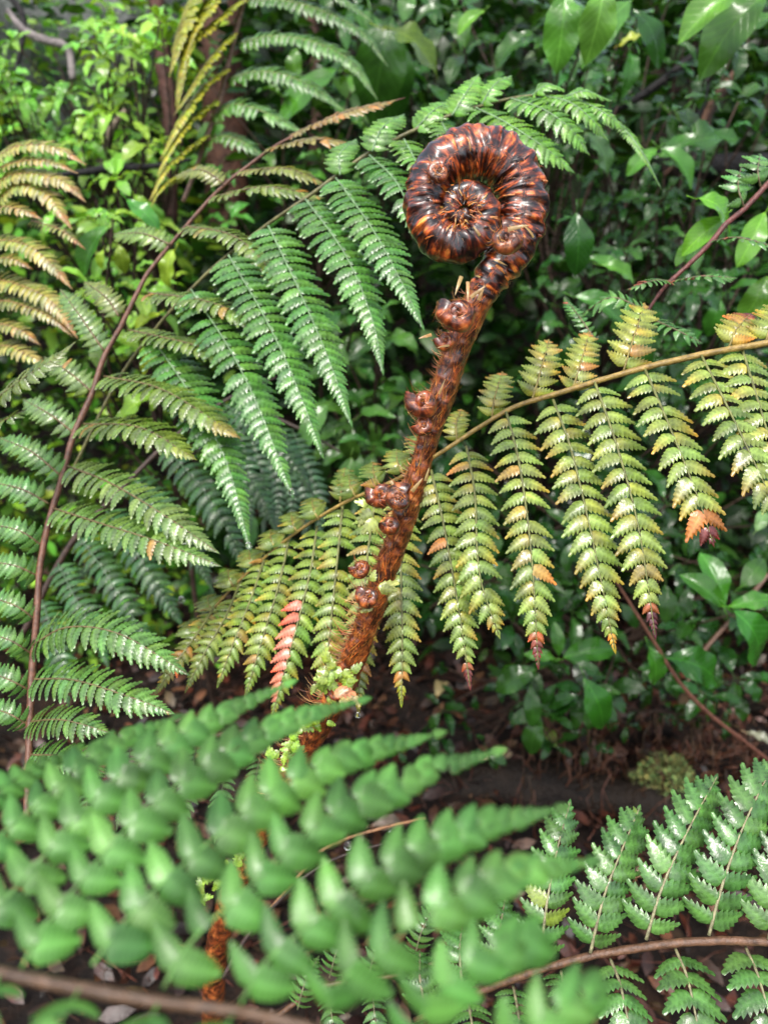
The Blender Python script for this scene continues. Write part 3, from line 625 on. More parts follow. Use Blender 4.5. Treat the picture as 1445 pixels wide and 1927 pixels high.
p5([(103, 957), (190, 985), (300, 1020), (412, 1064)], .545, .485, 31, olive((.13, .24, .08), .05), n=rt_)
p5([(60, 1215), (130, 1180), (230, 1195), (352, 1268)], .5, .45, 34, olive((.10, .23, .07), .03), n=rt_)
p5([(58, 1278), (140, 1280), (240, 1310), (325, 1342)], .49, .45, 31, olive((.10, .24, .08), .03), n=rt_)
p5([(55, 1358), (120, 1355), (205, 1378)], .48, .45, 26, olive((.10, .22, .07)), n=rt_)
p5([(57, 1420), (130, 1425), (200, 1455)], .47, .45, 24, olive((.09, .22, .07)), n=rt_)
p5([(398, 372), (500, 352), (608, 372)], .64, .62, 20, olive((.16, .22, .06), .1))
p5([(455, 322), (540, 318), (612, 346)], .65, .63, 18, olive((.2, .22, .06), .2))
p5([(500, 283), (585, 262), (668, 272)], .66, .64, 18, olive((.25, .2, .06), .3))
p5([(545, 255), (640, 215), (745, 188)], .67, .66, 16, olive((.28, .19, .06), .35))
p5([(350, 425), (450, 450), (540, 545)], .62, .58, 24, olive((.15, .23, .06), .08))
lf = (-.1, -.6, .8)
p5([(196, 660), (155, 600), (115, 545)], .59, .63, 24, olive((.13, .22, .08)), n=lf)
p5([(224, 595), (200, 560), (160, 530)], .6, .64, 21, olive((.17, .22, .07), .08), n=lf)
p5([(173, 737), (130, 700), (85, 672)], .58, .61, 24, olive((.14, .23, .08), .08), n=lf)
p5([(140, 815), (95, 780), (45, 752)], .57, .6, 23, olive((.13, .24, .1), .05), n=lf)
p5([(115, 895), (60, 850), (0, 824)], .555, .58, 24, olive((.10, .23, .07), .04), n=lf)
p5([(93, 948), (40, 920), (-30, 905)], .55, .57, 23, olive(GR2), n=lf)
p5([(84, 1030), (40, 1000), (-20, 985)], .54, .55, 23, olive(GR2), n=lf)
p5([(74, 1085), (30, 1065), (-30, 1055)], .53, .54, 22, olive(GR2), n=lf)
p5([(66, 1165), (30, 1140), (-30, 1120)], .515, .53, 22, olive(GR2), n=lf)
p5([(60, 1230), (20, 1205), (-30, 1190)], .5, .51, 21, olive(GR2), n=lf)
p5([(58, 1300), (20, 1280), (-30, 1262)], .49, .5, 22, olive(GR2), n=lf)
p5([(56, 1365), (10, 1340), (-30, 1335)], .48, .49, 21, olive(GR2), n=lf)
p5([(320, 460), (270, 440), (215, 440)], .62, .66, 22, olive((.15, .25, .06), .1), n=lf)
p5([(420, 345), (380, 320), (330, 330)], .64, .68, 18, olive((.2, .22, .06), .1), n=lf)
build_frond('long olive fern frond with a red brown stalk slanting up the left side',
            [(50, 1560, .45, 7), (56, 1387, .475, 7), (61, 1270, .49, 7), (70, 1154, .515, 6.6), (77, 1060, .53, 6.2), (93, 981, .545, 6.2), (117, 901, .555, 5.9), (140, 817, .57, 5.9), (173, 743, .58, 5.5), (196, 673, .59, 5.1), (229, 612, .6, 4.7), (261, 547, .61, 4.3), (289, 500, .615, 3.9), (400, 370, .64, 3.5), (470, 310, .65, 3.1), (530, 268, .66, 2.7), (600, 235, .67, 2.3), (680, 208, .675, 1.7), (762, 184, .68, 0.94)],
            (.13, .055, .03), f5, 'sharp')
# frond behind with long bluish green pinnae
def c6(t, s, k): return jit(lerp((.10, .245, .06), (.07, .20, .06), random.random()), .12)
f6 = []
def p6(pts, d0, d1, hw, n=(.2, -.65, .75), tp=.5, **k):
    hw *= 1.28; f6.append(pn(pts, d0, d1, hw, hw * .40, k.pop('col', c6), n=n, tp=tp, ccol=(.17, .28, .13), r=2.2, a0=80, **k))
p6([(695, 292), (750, 350), (800, 470)], .56, .52, 34)
p6([(632, 335), (700, 430), (755, 530), (795, 615)], .56, .5, 40)
p6([(575, 375), (650, 480), (700, 600), (720, 698)], .565, .5, 42)
p6([(505, 425), (560, 540), (620, 680), (660, 795)], .57, .5, 44)
p6([(430, 480), (500, 600), (560, 730), (606, 855)], .575, .505, 44)
p6([(360, 545), (440, 670), (500, 800), (550, 932)], .58, .51, 43)
p6([(290, 640), (370, 760), (430, 880), (470, 1030)], .59, .52, 42)
p6([(760, 262), (780, 300), (800, 350)], .565, .54, 30, col=(.12, .27, .05))
p6([(830, 228), (850, 270), (870, 330)], .57, .54, 30, col=(.12, .27, .05))
LT = (.13, .30, .05)
p6([(895, 203), (950, 230), (1020, 275), (1077, 322)], .57, .55, 33, col=LT, tp=.6)
p6([(960, 185), (1020, 205), (1070, 240), (1106, 288)], .575, .56, 30, col=LT, tp=.6)
p6([(1020, 180), (1070, 192), (1110, 222), (1142, 262)], .58, .57, 24, col=LT)
p6([(1080, 190), (1115, 200), (1150, 222), (1180, 245)], .585, .575, 18, col=LT)
p6([(1115, 203), (1145, 222), (1160, 245)], .585, .58, 13, col=LT)
upn = (0, -.4, .9)
p6([(780, 245), (820, 205), (860, 190)], .57, .6, 26, n=upn, col=LT)
p6([(850, 218), (880, 170), (900, 140)], .57, .6, 24, n=upn, col=LT)
p6([(905, 198), (930, 160), (962, 142)], .575, .6, 18, n=upn, col=LT)
p6([(700, 285), (720, 240), (760, 215)], .56, .6, 26, n=upn, col=(.11, .25, .05))
p6([(640, 330), (640, 290), (670, 262)], .565, .6, 24, n=upn, col=(.1, .23, .05))
p6([(1000, 180), (1030, 160), (1060, 168)], .58, .6, 16, n=upn, col=LT)
p6([(1060, 184), (1100, 172), (1150, 190)], .58, .6, 14, n=upn, col=LT)
p6([(1140, 222), (1180, 250), (1215, 300), (1243, 355)], .59, .58, 14, n=upn, col=LT, tp=.1)
build_frond('blue green fern frond with long drooping pinnae arching behind the coiled tip',
            [(130, 900, .66, 3), (220, 720, .65, 3), (300, 610, .63, 3), (400, 505, .61, 3), (500, 425, .59, 3.2), (580, 370, .575, 3.6), (690, 291, .57, 4), (800, 236, .57, 3.5), (900, 200, .575, 3), (1000, 180, .58, 2.5), (1080, 188, .585, 2), (1150, 225, .59, 1.6), (1200, 280, .59, 1.3), (1243, 355, .59, 1)],
            (.15, .14, .05), f6, 'sharp')
# shaded frond deeper in
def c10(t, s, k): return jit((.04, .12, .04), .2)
f10 = [pn(p, .78, .74, hw, hw * .5, c10, n=(.1, -.7, .7), tp=.6, ccol=(.06, .12, .05), r=2) for p, hw in [
    ([(150, 1010), (200, 1080), (250, 1160), (292, 1228)], 34), ([(200, 960), (250, 1030), (300, 1110), (345, 1180)], 36),
    ([(250, 900), (310, 960), (370, 1050), (400, 1110)], 38), ([(310, 840), (380, 920), (430, 1000), (465, 1080)], 38),
    ([(110, 1060), (140, 1120), (180, 1190), (205, 1260)], 32), ([(80, 1130), (100, 1190), (120, 1260), (130, 1330)], 30),
    ([(370, 790), (430, 850), (490, 930), (520, 1000)], 36), ([(420, 760), (480, 800), (545, 860), (590, 930)], 32)]]
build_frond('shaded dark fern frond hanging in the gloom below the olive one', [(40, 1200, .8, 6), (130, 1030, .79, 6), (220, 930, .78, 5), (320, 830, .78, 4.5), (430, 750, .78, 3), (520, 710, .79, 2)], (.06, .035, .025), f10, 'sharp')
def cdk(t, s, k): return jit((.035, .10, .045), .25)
f11 = [pn([(440 + 22 * i, 770 + 8 * i), (470 + 26 * i, 900 + 8 * i), (470 + 25 * i, 1010 + 6 * i)], .95, .9, 26, 15, cdk, n=(0, -.7, .7), ccol=(.05, .09, .04), tp=.5) for i in range(6)]
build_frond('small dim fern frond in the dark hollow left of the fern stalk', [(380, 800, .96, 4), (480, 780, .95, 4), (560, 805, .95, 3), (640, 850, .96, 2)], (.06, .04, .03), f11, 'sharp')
# yellow-green drooping frond top left centre
def yel(t, s, k): return jit(lerp((.34, .38, .035), (.42, .30, .03), t * .6 * random.random()), .15)
f8 = [pn(p, .95, .9, hw * 1.5, 12, yel, n=(-.7, -.5, .5), tp=.3, ccol=(.35, .25, .05), r=1.6, a0=70) for p, hw in [
    ([(456, 0), (400, 45), (352, 97), (333, 208)], 19), ([(436, 66), (400, 105), (362, 163), (329, 215)], 18), ([(424, 131), (380, 168), (340, 225), (303, 298)], 19),
    ([(408, 193), (360, 225), (325, 270), (296, 330)], 18), ([(388, 255), (345, 287), (310, 320), (282, 378)], 17), ([(372, 312), (320, 340), (298, 360), (285, 388)], 15),
    ([(375, -40), (355, 20), (335, 80), (320, 140)], 26), ([(410, -30), (370, 40), (345, 100), (331, 196)], 22), ([(440, -40), (400, 10), (365, 60), (350, 110)], 18)]]
f8g = [([(464, 2), (530, 0), (600, 18), (680, 60), (728, 122)], 20), ([(448, 82), (510, 68), (585, 78), (660, 115), (708, 184)], 21), ([(430, 149), (480, 135), (540, 142), (600, 172), (648, 208)], 21),
       ([(398, 222), (440, 197), (500, 212), (572, 250)], 20), ([(385, 270), (421, 256), (470, 275), (500, 300)], 18), ([(470, -50), (540, -50), (620, -20), (700, 40)], 20)]
f8 += [pn(p, .95, .93, hw * 1.5, 13, (.10, .23, .07), n=(.1, -.45, .9), tp=.5, ccol=(.2, .24, .08), r=1.6) for p, hw in f8g]
build_frond('blurred frond with yellow pinnae hanging on its left side near the brown trunk',
            [(345, 380, .96, 4), (369, 318, .96, 4.5), (390, 256, .95, 5), (414, 190, .95, 5), (428, 128, .95, 5), (442, 69, .95, 5), (459, 0, .95, 5), (475, -70, .95, 4.5)], (.2, .11, .07), f8, 'sharp', minpx=99)
# brown-yellow frond at left edge
def yb(t, s, k): return jit(lerp((.32, .33, .10), (.42, .20, .06), max(0, t - .35) * 1.3 * random.random() + (t > .85) * .4), .2)
f7 = [pn(p, .75, .72, hw * 1.45, 12, yb, n=(.2, -.5, .85), tp=.6, ccol=(.3, .16, .07), r=1.6) for p, hw in [
    ([(-30, 320), (15, 282), (61, 272), (111, 280), (160, 308)], 16), ([(-30, 340), (10, 312), (55, 302), (100, 306), (145, 325)], 13), ([(-30, 370), (20, 330), (83, 330), (130, 348), (160, 378)], 19),
    ([(-20, 400), (30, 350), (83, 362), (111, 394), (135, 430)], 18), ([(-30, 430), (0, 391), (40, 395), (80, 412)], 14), ([(-30, 470), (0, 452), (55, 463), (100, 500), (135, 542)], 17),
    ([(-30, 545), (0, 527), (69, 549), (110, 580), (145, 634)], 18), ([(-30, 580), (10, 566), (64, 582), (100, 600), (136, 632)], 14), ([(-30, 625), (0, 610), (40, 622), (75, 648)], 14), ([(-30, 665), (10, 650), (60, 672), (95, 690)], 15),
    ([(-30, 520), (0, 487), (30, 490), (60, 505)], 13), ([(60, 415), (110, 430), (145, 455), (160, 468)], 11)]]
build_frond('yellow brown dying fern frond arching in at the left edge', [(-60, 760, .76, 5), (-45, 600, .76, 5), (-35, 450, .76, 4), (-30, 330, .76, 3)], (.22, .1, .05), f7, 'sharp', minpx=99)
f12 = [pn([(-20, 760), (40, 715), (95, 680), (140, 645)], .5, .5, 34, 16, (.13, .18, .05), n=(0, -.3, .9), tp=.4, ccol=(.15, .14, .05)), pn([(-20, 800), (10, 790), (50, 770)], .5, .5, 26, 14, (.13, .2, .06), n=(0, -.3, .9), tp=.4)]
build_frond('short blurred olive frond tip entering at the left edge', [(-60, 820, .5, 5), (-20, 775, .5, 4), (-5, 765, .5, 3)], (.14, .1, .04), f12, 'sharp')
# red stalked frond at right edge
def c9(t, s, k): return jit((.10, .26, .08), .15) if random.random() > .08 else jit((.5, .13, .08), .1)
f9 = [pn(p, .52, d, hw, sp, c9, n=n, tp=.6, ccol=(.15, .12, .06), r=2) for p, d, hw, sp, n in [
    ([(1400, 393), (1388, 350), (1395, 310)], .54, 34, 26, (0, -.6, .8)), ([(1430, 352), (1425, 320), (1430, 290)], .54, 38, 28, (0, -.6, .8)),
    ([(1336, 455), (1385, 447), (1445, 462), (1480, 480)], .5, 16, 15, (0, -.1, 1)), ([(1262, 530), (1320, 520), (1385, 523)], .5, 17, 14, (0, -.2, 1)),
    ([(1262, 530), (1230, 528), (1180, 545)], .5, 18, 14, (0, -.2, 1)), ([(1226, 600), (1270, 620), (1320, 645)], .5, 26, 17, (0, -.5, .9)), ([(1222, 590), (1150, 560), (1085, 600)], .54, 24, 16, (0, -.5, .9)), ([(1120, 640), (1085, 590), (1060, 560)], .56, 18, 14, (0, -.5, .9))]]
build_frond('small fern frond with a dark red stalk coming in from the right edge', [(1520, 270, .52, 5.76), (1445, 345, .52, 5.4), (1400, 393, .52, 5.04), (1366, 421, .52, 5.04), (1336, 457, .52, 4.68), (1294, 499, .52, 4.32), (1250, 540, .52, 3.6), (1215, 590, .52, 2.88), (1190, 630, .53, 1.8)], (.14, .04, .03), f9, 'sharp')
# frond glimpsed behind near frond
f13 = [pn([(x, 1390 + 8 * i), (x + dx * .5, 1470 + 8 * i), (x + dx, 1560 + 8 * i)], .6, .55, 26, 15, olive((.10, .22, .09), .03), n=(0, -.6, .8), tp=.6, ccol=(.12, .14, .06)) for i, (x, dx) in enumerate([(250, -30), (310, -30), (370, -30), (430, -25), (490, -30), (180, -30)])]
build_frond('half hidden green frond just behind the large blurred one', [(560, 1360, .6, 5), (440, 1380, .6, 5), (300, 1395, .6, 4), (160, 1420, .6, 3)], (.12, .06, .03), f13, 'sharp')
f14 = [pn([(x, y), (x + 14, y - 50), (x + 40, y - 100)], .5, .52, 26, 15, (.10, .23, .08), n=(0, -.6, .8), tp=.6, ccol=(.2, .2, .1)) for x, y in [(620, 1840), (690, 1850), (560, 1900), (780, 1800), (850, 1810)]]
f14 += [pn([(x, y), (x + 5, y + 60), (x + 15, y + 110)], .5, .48, 26, 15, (.10, .23, .08), n=(0, -.6, .8), tp=.6, ccol=(.2, .2, .1)) for x, y in [(620, 1860), (700, 1850), (800, 1815)]]
build_frond('small wet fern frond low down between the blurred frond and the corner frond', [(500, 1930, .5, 5), (600, 1860, .5, 5), (720, 1840, .5, 4), (860, 1800, .5, 3)], (.12, .06, .03), f14, 'sharp')

# near blurred frond
def c2(t, s, k): return jit(lerp((.12, .30, .085), (.085, .24, .075), random.random()), .10)
f2 = []
def p2(pts, d0, d1, hw, n=(.15, -.55, .8), tp=.30, **k): hw *= .96; f2.append(pn(pts, d0, d1, hw, k.pop('sp', hw * .78), c2, n=n, tp=tp, ja=10, sd={1: .97, -1: .95}, tl=.5, pe=1.8, wy=.65, ccol=(.12, .28, .06), r=3.0, a0=70, a1=20, b0=.95, arch=-.004, **k))
p2([(41, 1824), (75, 1757), (129, 1687), (228, 1570), (315, 1492), (440, 1405), (560, 1350), (680, 1318)], .155, .215, 76)
p2([(174, 1816), (208, 1770), (266, 1700), (330, 1640), (420, 1562), (507, 1492), (640, 1425), (822, 1381)], .15, .205, 80)
p2([(307, 1862), (345, 1791), (403, 1728), (461, 1679), (560, 1578), (658, 1512), (790, 1455), (934, 1415)], .148, .195, 82)
p2([(453, 1890), (494, 1816), (560, 1757), (616, 1716), (680, 1660), (760, 1612), (880, 1560), (1052, 1522)], .145, .175, 82)
p2([(610, 1930), (637, 1849), (708, 1795), (791, 1728), (861, 1683), (960, 1642), (1112, 1622)], .142, .16, 84)
p2([(760, 1990), (811, 1882), (874, 1820), (936, 1785), (1030, 1765)], .14, .148, 80, tp=.8)
p2([(900, 2030), (980, 1950), (1060, 1890), (1130, 1860)], .138, .142, 80, tp=.8)
p2([(-40, 1735), (8, 1695), (75, 1620), (141, 1540), (225, 1460), (330, 1388), (430, 1335), (541, 1287)], .165, .22, 72)
p2([(-90, 1660), (-20, 1590), (70, 1512), (150, 1440), (230, 1390), (330, 1350)], .175, .225, 62)
p2([(-120, 1570), (-40, 1510), (40, 1460), (150, 1405)], .18, .225, 52)
low = (-.1, -.4, .9)
p2([(0, 1835), (-25, 1900), (-60, 1990)], .15, .14, 78, n=low, tp=.8); p2([(150, 1862), (110, 1930), (60, 2020)], .148, .138, 80, n=low, tp=.8)
p2([(298, 1890), (255, 1960), (200, 2050)], .146, .136, 80, n=low, tp=.8); p2([(440, 1908), (400, 1980), (350, 2060)], .144, .135, 80, n=low, tp=.8)
build_frond('large blurred bright green fern frond close to the camera across the bottom left',
            [(-200, 1800, .165, 14.4), (-60, 1822, .155, 13.6), (25, 1836, .152, 12.8), (158, 1862, .15, 12.8), (300, 1885, .148, 11.9), (457, 1905, .146, 11), (620, 1945, .144, 10.2), (780, 2000, .142, 9.35), (930, 2060, .14, 7.65)],
            (.10, .055, .03), f2, 'near')

# ------------------------------------------------------------------ the uncurling fern
CZ = [(400, 1960, .64, 20), (402, 1880, .60, 21), (408, 1790, .565, 22), (430, 1700, .535, 22), (468, 1610, .51, 22), (508, 1530, .49, 22), (548, 1450, .475, 23), (586, 1388, .462, 24), (617, 1335, .452, 25), (646, 1280, .442, 26), (672, 1220, .433, 25), (695, 1160, .424, 24), (716, 1100, .416, 24), (736, 1045, .409, 23), (752, 1000, .404, 23), (766, 950, .399, 26), (781, 905, .394, 22), (795, 860, .39, 20), (808, 815, .386, 22), (824, 765, .382, 25), (842, 710, .378, 25), (860, 655, .374, 25), (880, 605, .37, 28), (902, 560, .367, 27), (926, 520, .365, 32),
      (955, 480, .364, 38), (977, 430, .364, 44), (981, 372, .364, 47), (964, 322, .363, 47), (922, 291, .362, 47), (872, 289, .361, 45), (830, 312, .36, 42), (806, 352, .36, 40), (802, 400, .36, 39), (820, 440, .359, 38), (856, 460, .358, 35), (895, 446, .357, 32), (911, 416, .356, 30), (905, 384, .355, 28), (882, 366, .3545, 25), (858, 371, .354, 21), (849, 392, .3535, 18), (860, 408, .353, 15), (874, 402, .3525, 12), (872, 392, .352, 7)]
SPLIT = 24
full = catmull(CZ, 620)
cpts = np.array([P(a, b, d) for a, b, d, r in full]); crad = full[:, 3] * full[:, 2] / F
si = int(np.argmin(np.hypot(full[:, 0] - 905, full[:, 1] - 555)))
def ridged(mb, c, r, ns, amp, freq, seed, colf):
    T, N, B = frames(c); n = len(c); a = np.linspace(0, 2 * np.pi, ns, endpoint=False); L = np.r_[0, np.cumsum(np.linalg.norm(np.diff(c, axis=0), axis=1))]
    v = np.zeros((n, ns, 3)); col = np.zeros((n, ns, 3))
    for i in range(n):
        for j in range(ns):
            ph = L[i] * freq + .9 * math.sin(a[j] * 1.0 + 1) + .5 * mnoise.noise(Vector((L[i] * 110, a[j] * 1.3, seed))) * 4.5
            k = 1 + amp * (abs(math.sin(ph)) - .5) * (.35 + .25 * math.cos(a[j])) + amp * 1.9 * mnoise.noise(Vector((L[i] * 260, a[j] * 1.2, seed)))
            v[i, j] = c[i] + r[i] * k * (math.cos(a[j]) * N[i] + math.sin(a[j]) * B[i]); col[i, j] = colf(i / n, abs(math.sin(ph)), a[j])
    f = [(i * ns + j, i * ns + (j + 1) % ns, (i + 1) * ns + (j + 1) % ns, (i + 1) * ns + j) for i in range(n - 1) for j in range(ns)]; f.append(tuple((n - 1) * ns + j for j in range(ns)))
    uv = np.stack([np.repeat(L, ns), np.tile(a, n) * np.repeat(r, ns)], 1); mb.add(v.reshape(-1, 3), f, col.reshape(-1, 3), 0, uv); return T, N, B
CB = Vector(cpts[0]); croz = root('uncurling_fern_frond', CB, 'hairy red brown uncurling fern frond with a tightly coiled tip, centre of the picture', 'fern')
mb = MB(); st = slice(0, si + 6); Ts, Ns, Bs = ridged(mb, cpts[st], crad[st] * .93, 20, .10, 300, 1, lambda t, k, a: (1., 1., 1.))
obj('stalk', mb.mesh('stalk', [M_CROZ2], CB), croz)
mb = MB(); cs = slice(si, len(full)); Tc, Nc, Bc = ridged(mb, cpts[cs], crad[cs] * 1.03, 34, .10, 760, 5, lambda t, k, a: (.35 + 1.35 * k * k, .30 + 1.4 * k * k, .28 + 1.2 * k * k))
coil = obj('coiled_tip', mb.mesh('coiled_tip', [M_CROZ], CB), croz)
HC = [(.55, .15, .025), (.65, .25, .05), (.22, .05, .015), (.03, .012, .008), (.015, .006, .005), (.58, .28, .09)]
def strip(mb, pts, w, nrm, col):
    pts = np.array(pts, float); n = len(pts); T = np.gradient(pts, axis=0); nv = np.array(nrm, float); v = []
    for i in range(n):
        s = np.cross(T[i], nv); s /= np.linalg.norm(s) + 1e-9; ww = w * (1 - (i / (n - 1)) ** 2 * .92); v += [pts[i] - s * ww, pts[i] + nv * ww * .5, pts[i] + s * ww]
    f = []
    for i in range(n - 1):
        b = i * 3; f += [(b, b + 1, b + 4, b + 3), (b + 1, b + 2, b + 5, b + 4)]
    mb.add(v, f, col)
def scales(mb, c, r, T, N, B, count, mode):
    n = len(c)
    for _ in range(count):
        i = random.randrange(2, n - 2); a = random.uniform(0, 2 * math.pi); rad = r[i]
        if mode == 'coil':   # transverse scales wrapping round the tube
            l = random.uniform(.25, .9); k = 5; da = random.choice((-1, 1)) * l / (k - 1); sl = random.uniform(-.25, .45); pts = []
            for q in range(k):
                aa = a + da * q; lift = rad * (1.04 + .05 * math.sin(q / (k - 1) * 3.14) + random.uniform(0, .02) + 0)
                pts.append(c[i] + lift * (math.cos(aa) * N[i] + math.sin(aa) * B[i]) + T[i] * rad * sl * q / (k - 1) * .6)
            nr = math.cos(a) * N[i] + math.sin(a) * B[i]; col = random.choice(HC if random.random() < .6 else HC[3:5]); strip(mb, pts, random.uniform(.0002, .0007), nr, jit(col, .3))
        elif mode == 'fine':   # short hairs lying across the folds
            l = random.uniform(.12, .4); da = random.choice((-1, 1)) * l / 3; sl = random.uniform(-.3, .5); pts = []
            for q in range(4):
                aa = a + da * q; lift = rad * (1.05 + .03 * q * random.random()); pts.append(c[i] + lift * (math.cos(aa) * N[i] + math.sin(aa) * B[i]) + T[i] * rad * sl * q / 3 * .5)
            strip(mb, pts, random.uniform(.00004, .00011), math.cos(a) * N[i] + math.sin(a) * B[i], jit(random.choice([(.30, .08, .02), (.42, .14, .03), (.10, .025, .01), (.03, .01, .006)]), .3))
        else:
            l = rad * random.uniform(.5, 1.6); nr = math.cos(a) * N[i] + math.sin(a) * B[i]; tang = -math.sin(a) * N[i] + math.cos(a) * B[i]; w = random.uniform(-.5, .5); out = random.uniform(.0, .12); pts = []
            for q in range(5):
                u = q / 4; pts.append(c[i] + nr * rad * (1.0 + out * u * u + .04) + T[i] * l * u * .9 + tang * l * w * u)
            lit = random.random(); col = HC[0] if lit < .35 else (HC[2] if lit < .6 else (HC[1] if lit < .8 else HC[3])); strip(mb, pts, random.uniform(.00006, .0002), nr, jit(col, .3))
mb = MB(); scales(mb, cpts[cs], crad[cs], Tc, Nc, Bc, 260, 'coil'); FINE = True; scales(mb, cpts[cs], crad[cs] * .99, Tc, Nc, Bc, 2600, 'fine'); obj('coil_scales', mb.mesh('coil_scales', [M_HAIR], CB), croz, kind='stuff')
mb = MB(); scales(mb, cpts[st], crad[st] * .93, Ts, Ns, Bs, 6500, 'stem'); obj('stalk_scales', mb.mesh('stalk_scales', [M_HAIR], CB), croz, kind='stuff')
# centre rosette of hairs
mb = MB(); cc = P(870, 392, .348)
for i in range(90):
    an = random.uniform(0, 6.28); dv = ROT @ Vector((math.cos(an), math.sin(an), random.uniform(.0, .5))); r0 = random.uniform(.001, .008); r1 = r0 + random.uniform(.002, .006); p0 = cc + dv * r0
    dv = (dv + rvec() * .7).normalized(); strip(mb, [p0, p0 + dv * (r1 - r0) * .5 + TOCAM * .0008, p0 + dv * (r1 - r0) - TOCAM * .0005 + rvec() * .0006], random.uniform(.00015, .0004), TOCAM, jit(random.choice(HC[:4]), .3))
obj('centre_scales', mb.mesh('centre_scales', [M_HAIR], CB), croz, kind='stuff')
# side buds: small coils
def bud(px, py, d, r, ang=0, pale=True, turns=1.35, mirrorx=1):
    c0 = P(px, py, d); q = []; n = 46; R = r * d / F
    for i in range(n):
        t = i / (n - 1); a = ang + mirrorx * t * turns * 2 * math.pi; rr = R * (.62 * (1 - t) ** .8)
        q.append(c0 + ROT @ Vector((rr * math.cos(a), rr * math.sin(a), R * (.25 * t))))
    q = np.array(q); mb = MB(); rad = R * (.55 - .25 * np.linspace(0, 1, n)); tint = (random.uniform(.85, 1.1), .75, 1.0)
    T, N, B = ridged(mb, q, rad, 12, .22, 900, px * .1, lambda t, k, a: (tint[0] * (.3 + .8 * k), .25 + .7 * k, .3 + .65 * k))
    b = obj('side_bud', mb.mesh('side_bud', [M_CROZ2], c0), croz, loc=c0 - CB)
    mb = MB(); scales(mb, q, rad, T, N, B, 160, 'stem')
    for i in range(34):
        dv = (ROT @ Vector((-abs(random.gauss(.8, .4)), random.gauss(0, .7), random.gauss(.2, .5)))).normalized(); p0 = c0 + dv * R * .7; l = R * random.uniform(.3, .8)
        strip(mb, [p0, p0 + dv * l * .5 - UP * l * .1, p0 + dv * l + UP * l * .3], .0001, TOCAM, jit(random.choice(HC), .3))
    obj('bud_scales', mb.mesh('bud_scales', [M_HAIR], c0), b, kind='stuff'); return b
bud(862, 590, .352, 38, 2.4); bud(948, 452, .342, 34, 1.8, mirrorx=-1); bud(826, 325, .344, 24, 1); bud(795, 757, .368, 31, 2.5); bud(716, 930, .385, 27, 2.6); bud(752, 938, .378, 27, .8)
bud(678, 1068, .398, 20, 3); bud(694, 1122, .398, 25, 2.2); bud(838, 640, .362, 20, 3); bud(634, 1300, .425, 22, 2.8); bud(796, 800, .372, 20, 3.2); bud(735, 985, .39, 20, 3)
# long curved hairs on the left of the stalk
mb = MB()
for i in range(800):
    k = random.randrange(130, si); 
    if random.random() < .5 and full[k, 1] < 1120: continue
    px, py, d, r = full[k]; p0 = P(px - r * random.uniform(.3, .9), py + random.uniform(-4, 4), d - r * d / F * .3); u = d / F; l = random.uniform(12, 46) * (1.25 if py > 1120 else .85)
    x = -random.uniform(.6, 1.0); y = random.uniform(-.25, .35) + (.1 if py < 1100 else 0); z = random.uniform(-.2, .4); cu = random.uniform(.2, .9); q = []
    for j in range(7):
        t = j / 6; q.append(p0 + ROT @ Vector((x * l * t, y * l * t + cu * l * t ** 3 * .7, z * l * t)) * u)
    strip(mb, q, random.uniform(.00008, .0003), TOCAM, jit(random.choice([(.5, .2, .06), (.42, .13, .035), (.6, .38, .16), (.3, .09, .03)]), .25))
obj('long_hairs', mb.mesh('long_hairs', [M_HAIR], CB), croz, kind='stuff')
mb = MB()
for px, py, d, l, an, w in [(885, 560, .349, 34, -.6, 7), (900, 565, .349, 30, -1.2, 6), (955, 432, .335, 40, -.1, 8), (868, 520, .352, 42, 1.9, 7), (880, 530, .352, 46, 1.6, 6), (812, 630, .361, 26, 2.8, 6), (826, 742, .364, 30, -1.2, 4), (775, 925, .374, 32, -.9, 7), (800, 905, .385, 26, -1.3, 5), (735, 905, .384, 28, 1.0, 6), (845, 650, .358, 24, 2.9, 4)]:
    u = d / F; a = P(px, py, d); q = [a + ROT @ Vector((math.cos(an), -math.sin(an) * -1 if False else -math.sin(an), .25 * t)) * (l * u * t) + ROT @ Vector((0, 0, .15 * l * u * math.sin(3 * t))) for t in np.linspace(0, 1, 7)]
    strip(mb, q, w * u * .55, TOCAM, jit((.42, .26, .10), .15))
obj('papery_scales', mb.mesh('papery_scales', [M_HAIR], CB), croz, kind='stuff')
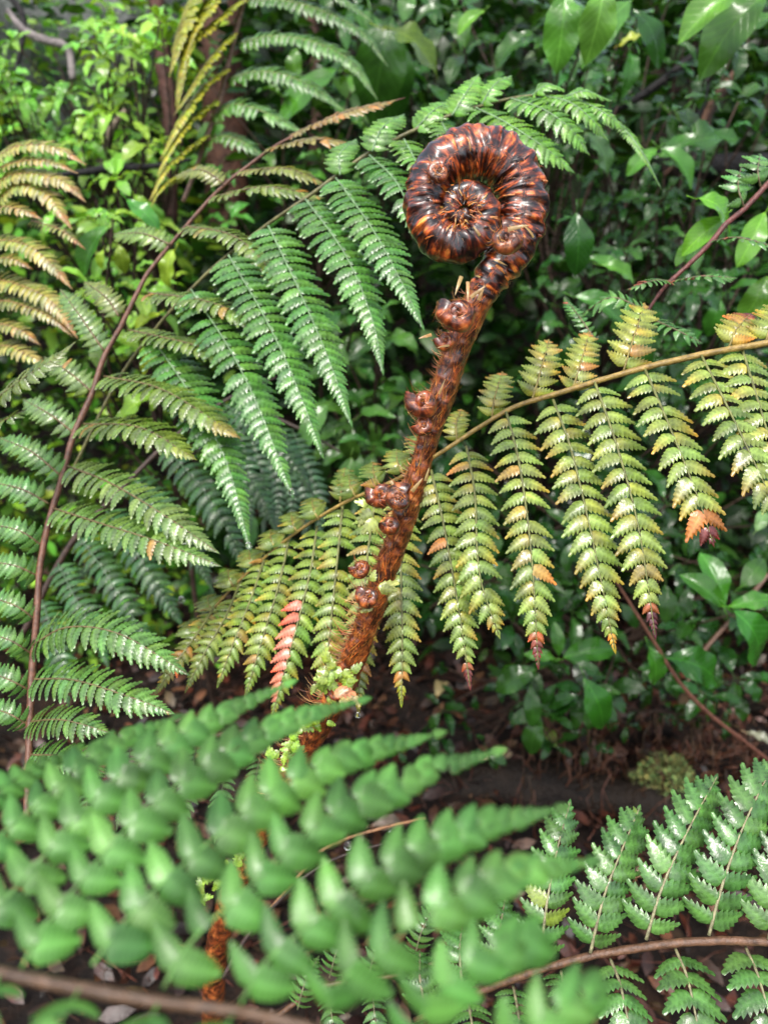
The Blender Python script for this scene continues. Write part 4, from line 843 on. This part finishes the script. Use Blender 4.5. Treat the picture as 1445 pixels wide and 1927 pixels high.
# young pale leaflets
yv = TPL['young'][0]
def young(px, py, d, lpx, ang, tilt=.3, col=(.42, .50, .12)):
    X = ROT @ Vector((math.cos(ang), -math.sin(ang), random.uniform(-.2, .3))); M = frame_of(X, TOCAM + UP * tilt + rvec() * .35) * (lpx * d / F)
    obj('young_leaflet', yv[random.randrange(5)][random.randrange(2)][1], croz, basis=Matrix.Translation(P(px, py, d) - CB) @ M.to_4x4(), color=jit(col, .12))
OLD = [(700, 962, .388, 34, 2.6), (694, 948, .388, 28, 3.3), (708, 978, .386, 38, 2.4), (714, 1112, .388, 40, -.5), (716, 1106, .387, 32, .2), (700, 1095, .39, 24, -1.4), (700, 1140, .4, 26, 2.6), (688, 970, .389, 26, 2.2)]
for a in OLD: young(*a, col=(.33, .36, .12))
for i in range(20): young(random.gauss(630, 24), random.gauss(1280, 20), .418 + random.uniform(-.006, .006), random.uniform(20, 36), random.uniform(0, 6.28), col=(.27, .37, .08))
for i in range(26): t = random.random(); young(600 - 75 * t + random.gauss(0, 9), 1345 + 90 * t + random.gauss(0, 9), .435 + random.uniform(-.008, .005), random.uniform(16, 30), random.uniform(0, 6.28), col=(.27, .42, .06))
for i in range(10): young(random.gauss(655, 10), random.gauss(1310, 6), .42, random.uniform(14, 24), random.uniform(0, 6.28), col=(.5, .42, .16))
for i in range(26): t = random.random(); young(480 - 110 * t + random.gauss(0, 8), 1590 + 105 * t + random.gauss(0, 10), .465, random.uniform(16, 28), random.uniform(0, 6.28), col=(.28, .42, .07))
young(635, 1300, .405, 36, .1, col=(.6, .24, .1)); young(628, 1306, .405, 30, -.3, col=(.6, .28, .12))

# ------------------------------------------------------------------ water drops
def drop_mesh():
    n, m = 12, 10; v = []
    for i in range(m + 1):
        for j in range(n):
            th = math.pi * i / m; ph = 2 * math.pi * j / n; s = math.sin(th) * (1 - .25 * math.cos(th)); v.append((s * math.cos(ph), s * math.sin(ph), math.cos(th) * 1.2))
    f = [(i * n + j, (i + 1) * n + j, (i + 1) * n + (j + 1) % n, i * n + (j + 1) % n) for i in range(m) for j in range(n)]
    mb = MB(); mb.add(v, f, (1, 1, 1)); return mb.mesh('water_drop', [M_WATER])
DM = drop_mesh()
for px, py, d, r, lab in [(468, 1026, .515, 6, 'water drop on the lowest tip of the blue green drooping pinnae'), (549, 925, .505, 6, 'water drop on the second lowest blue green pinna tip'), (342, 1128, .7, 6, 'water drop under the tip of a shaded dark frond'),
                          (399, 1062, .48, 4, 'water drop under the tip of the silvery olive pinna'), (655, 1590, .555, 8, 'water drop hanging from the pale arching twig'), (735, 1562, .57, 4, 'small water drop near the far end of the pale twig'), (673, 1345, .445, 5, 'water drop on the yellow pinna tip beside the stalk base')]:
    p = P(px, py, d); s = r * d / F; o = obj('water_drop', DM, basis=Matrix.Translation(p) @ Matrix.Scale(s, 4)); tag(o, lab, 'water drop', 'water drops hanging from tips')
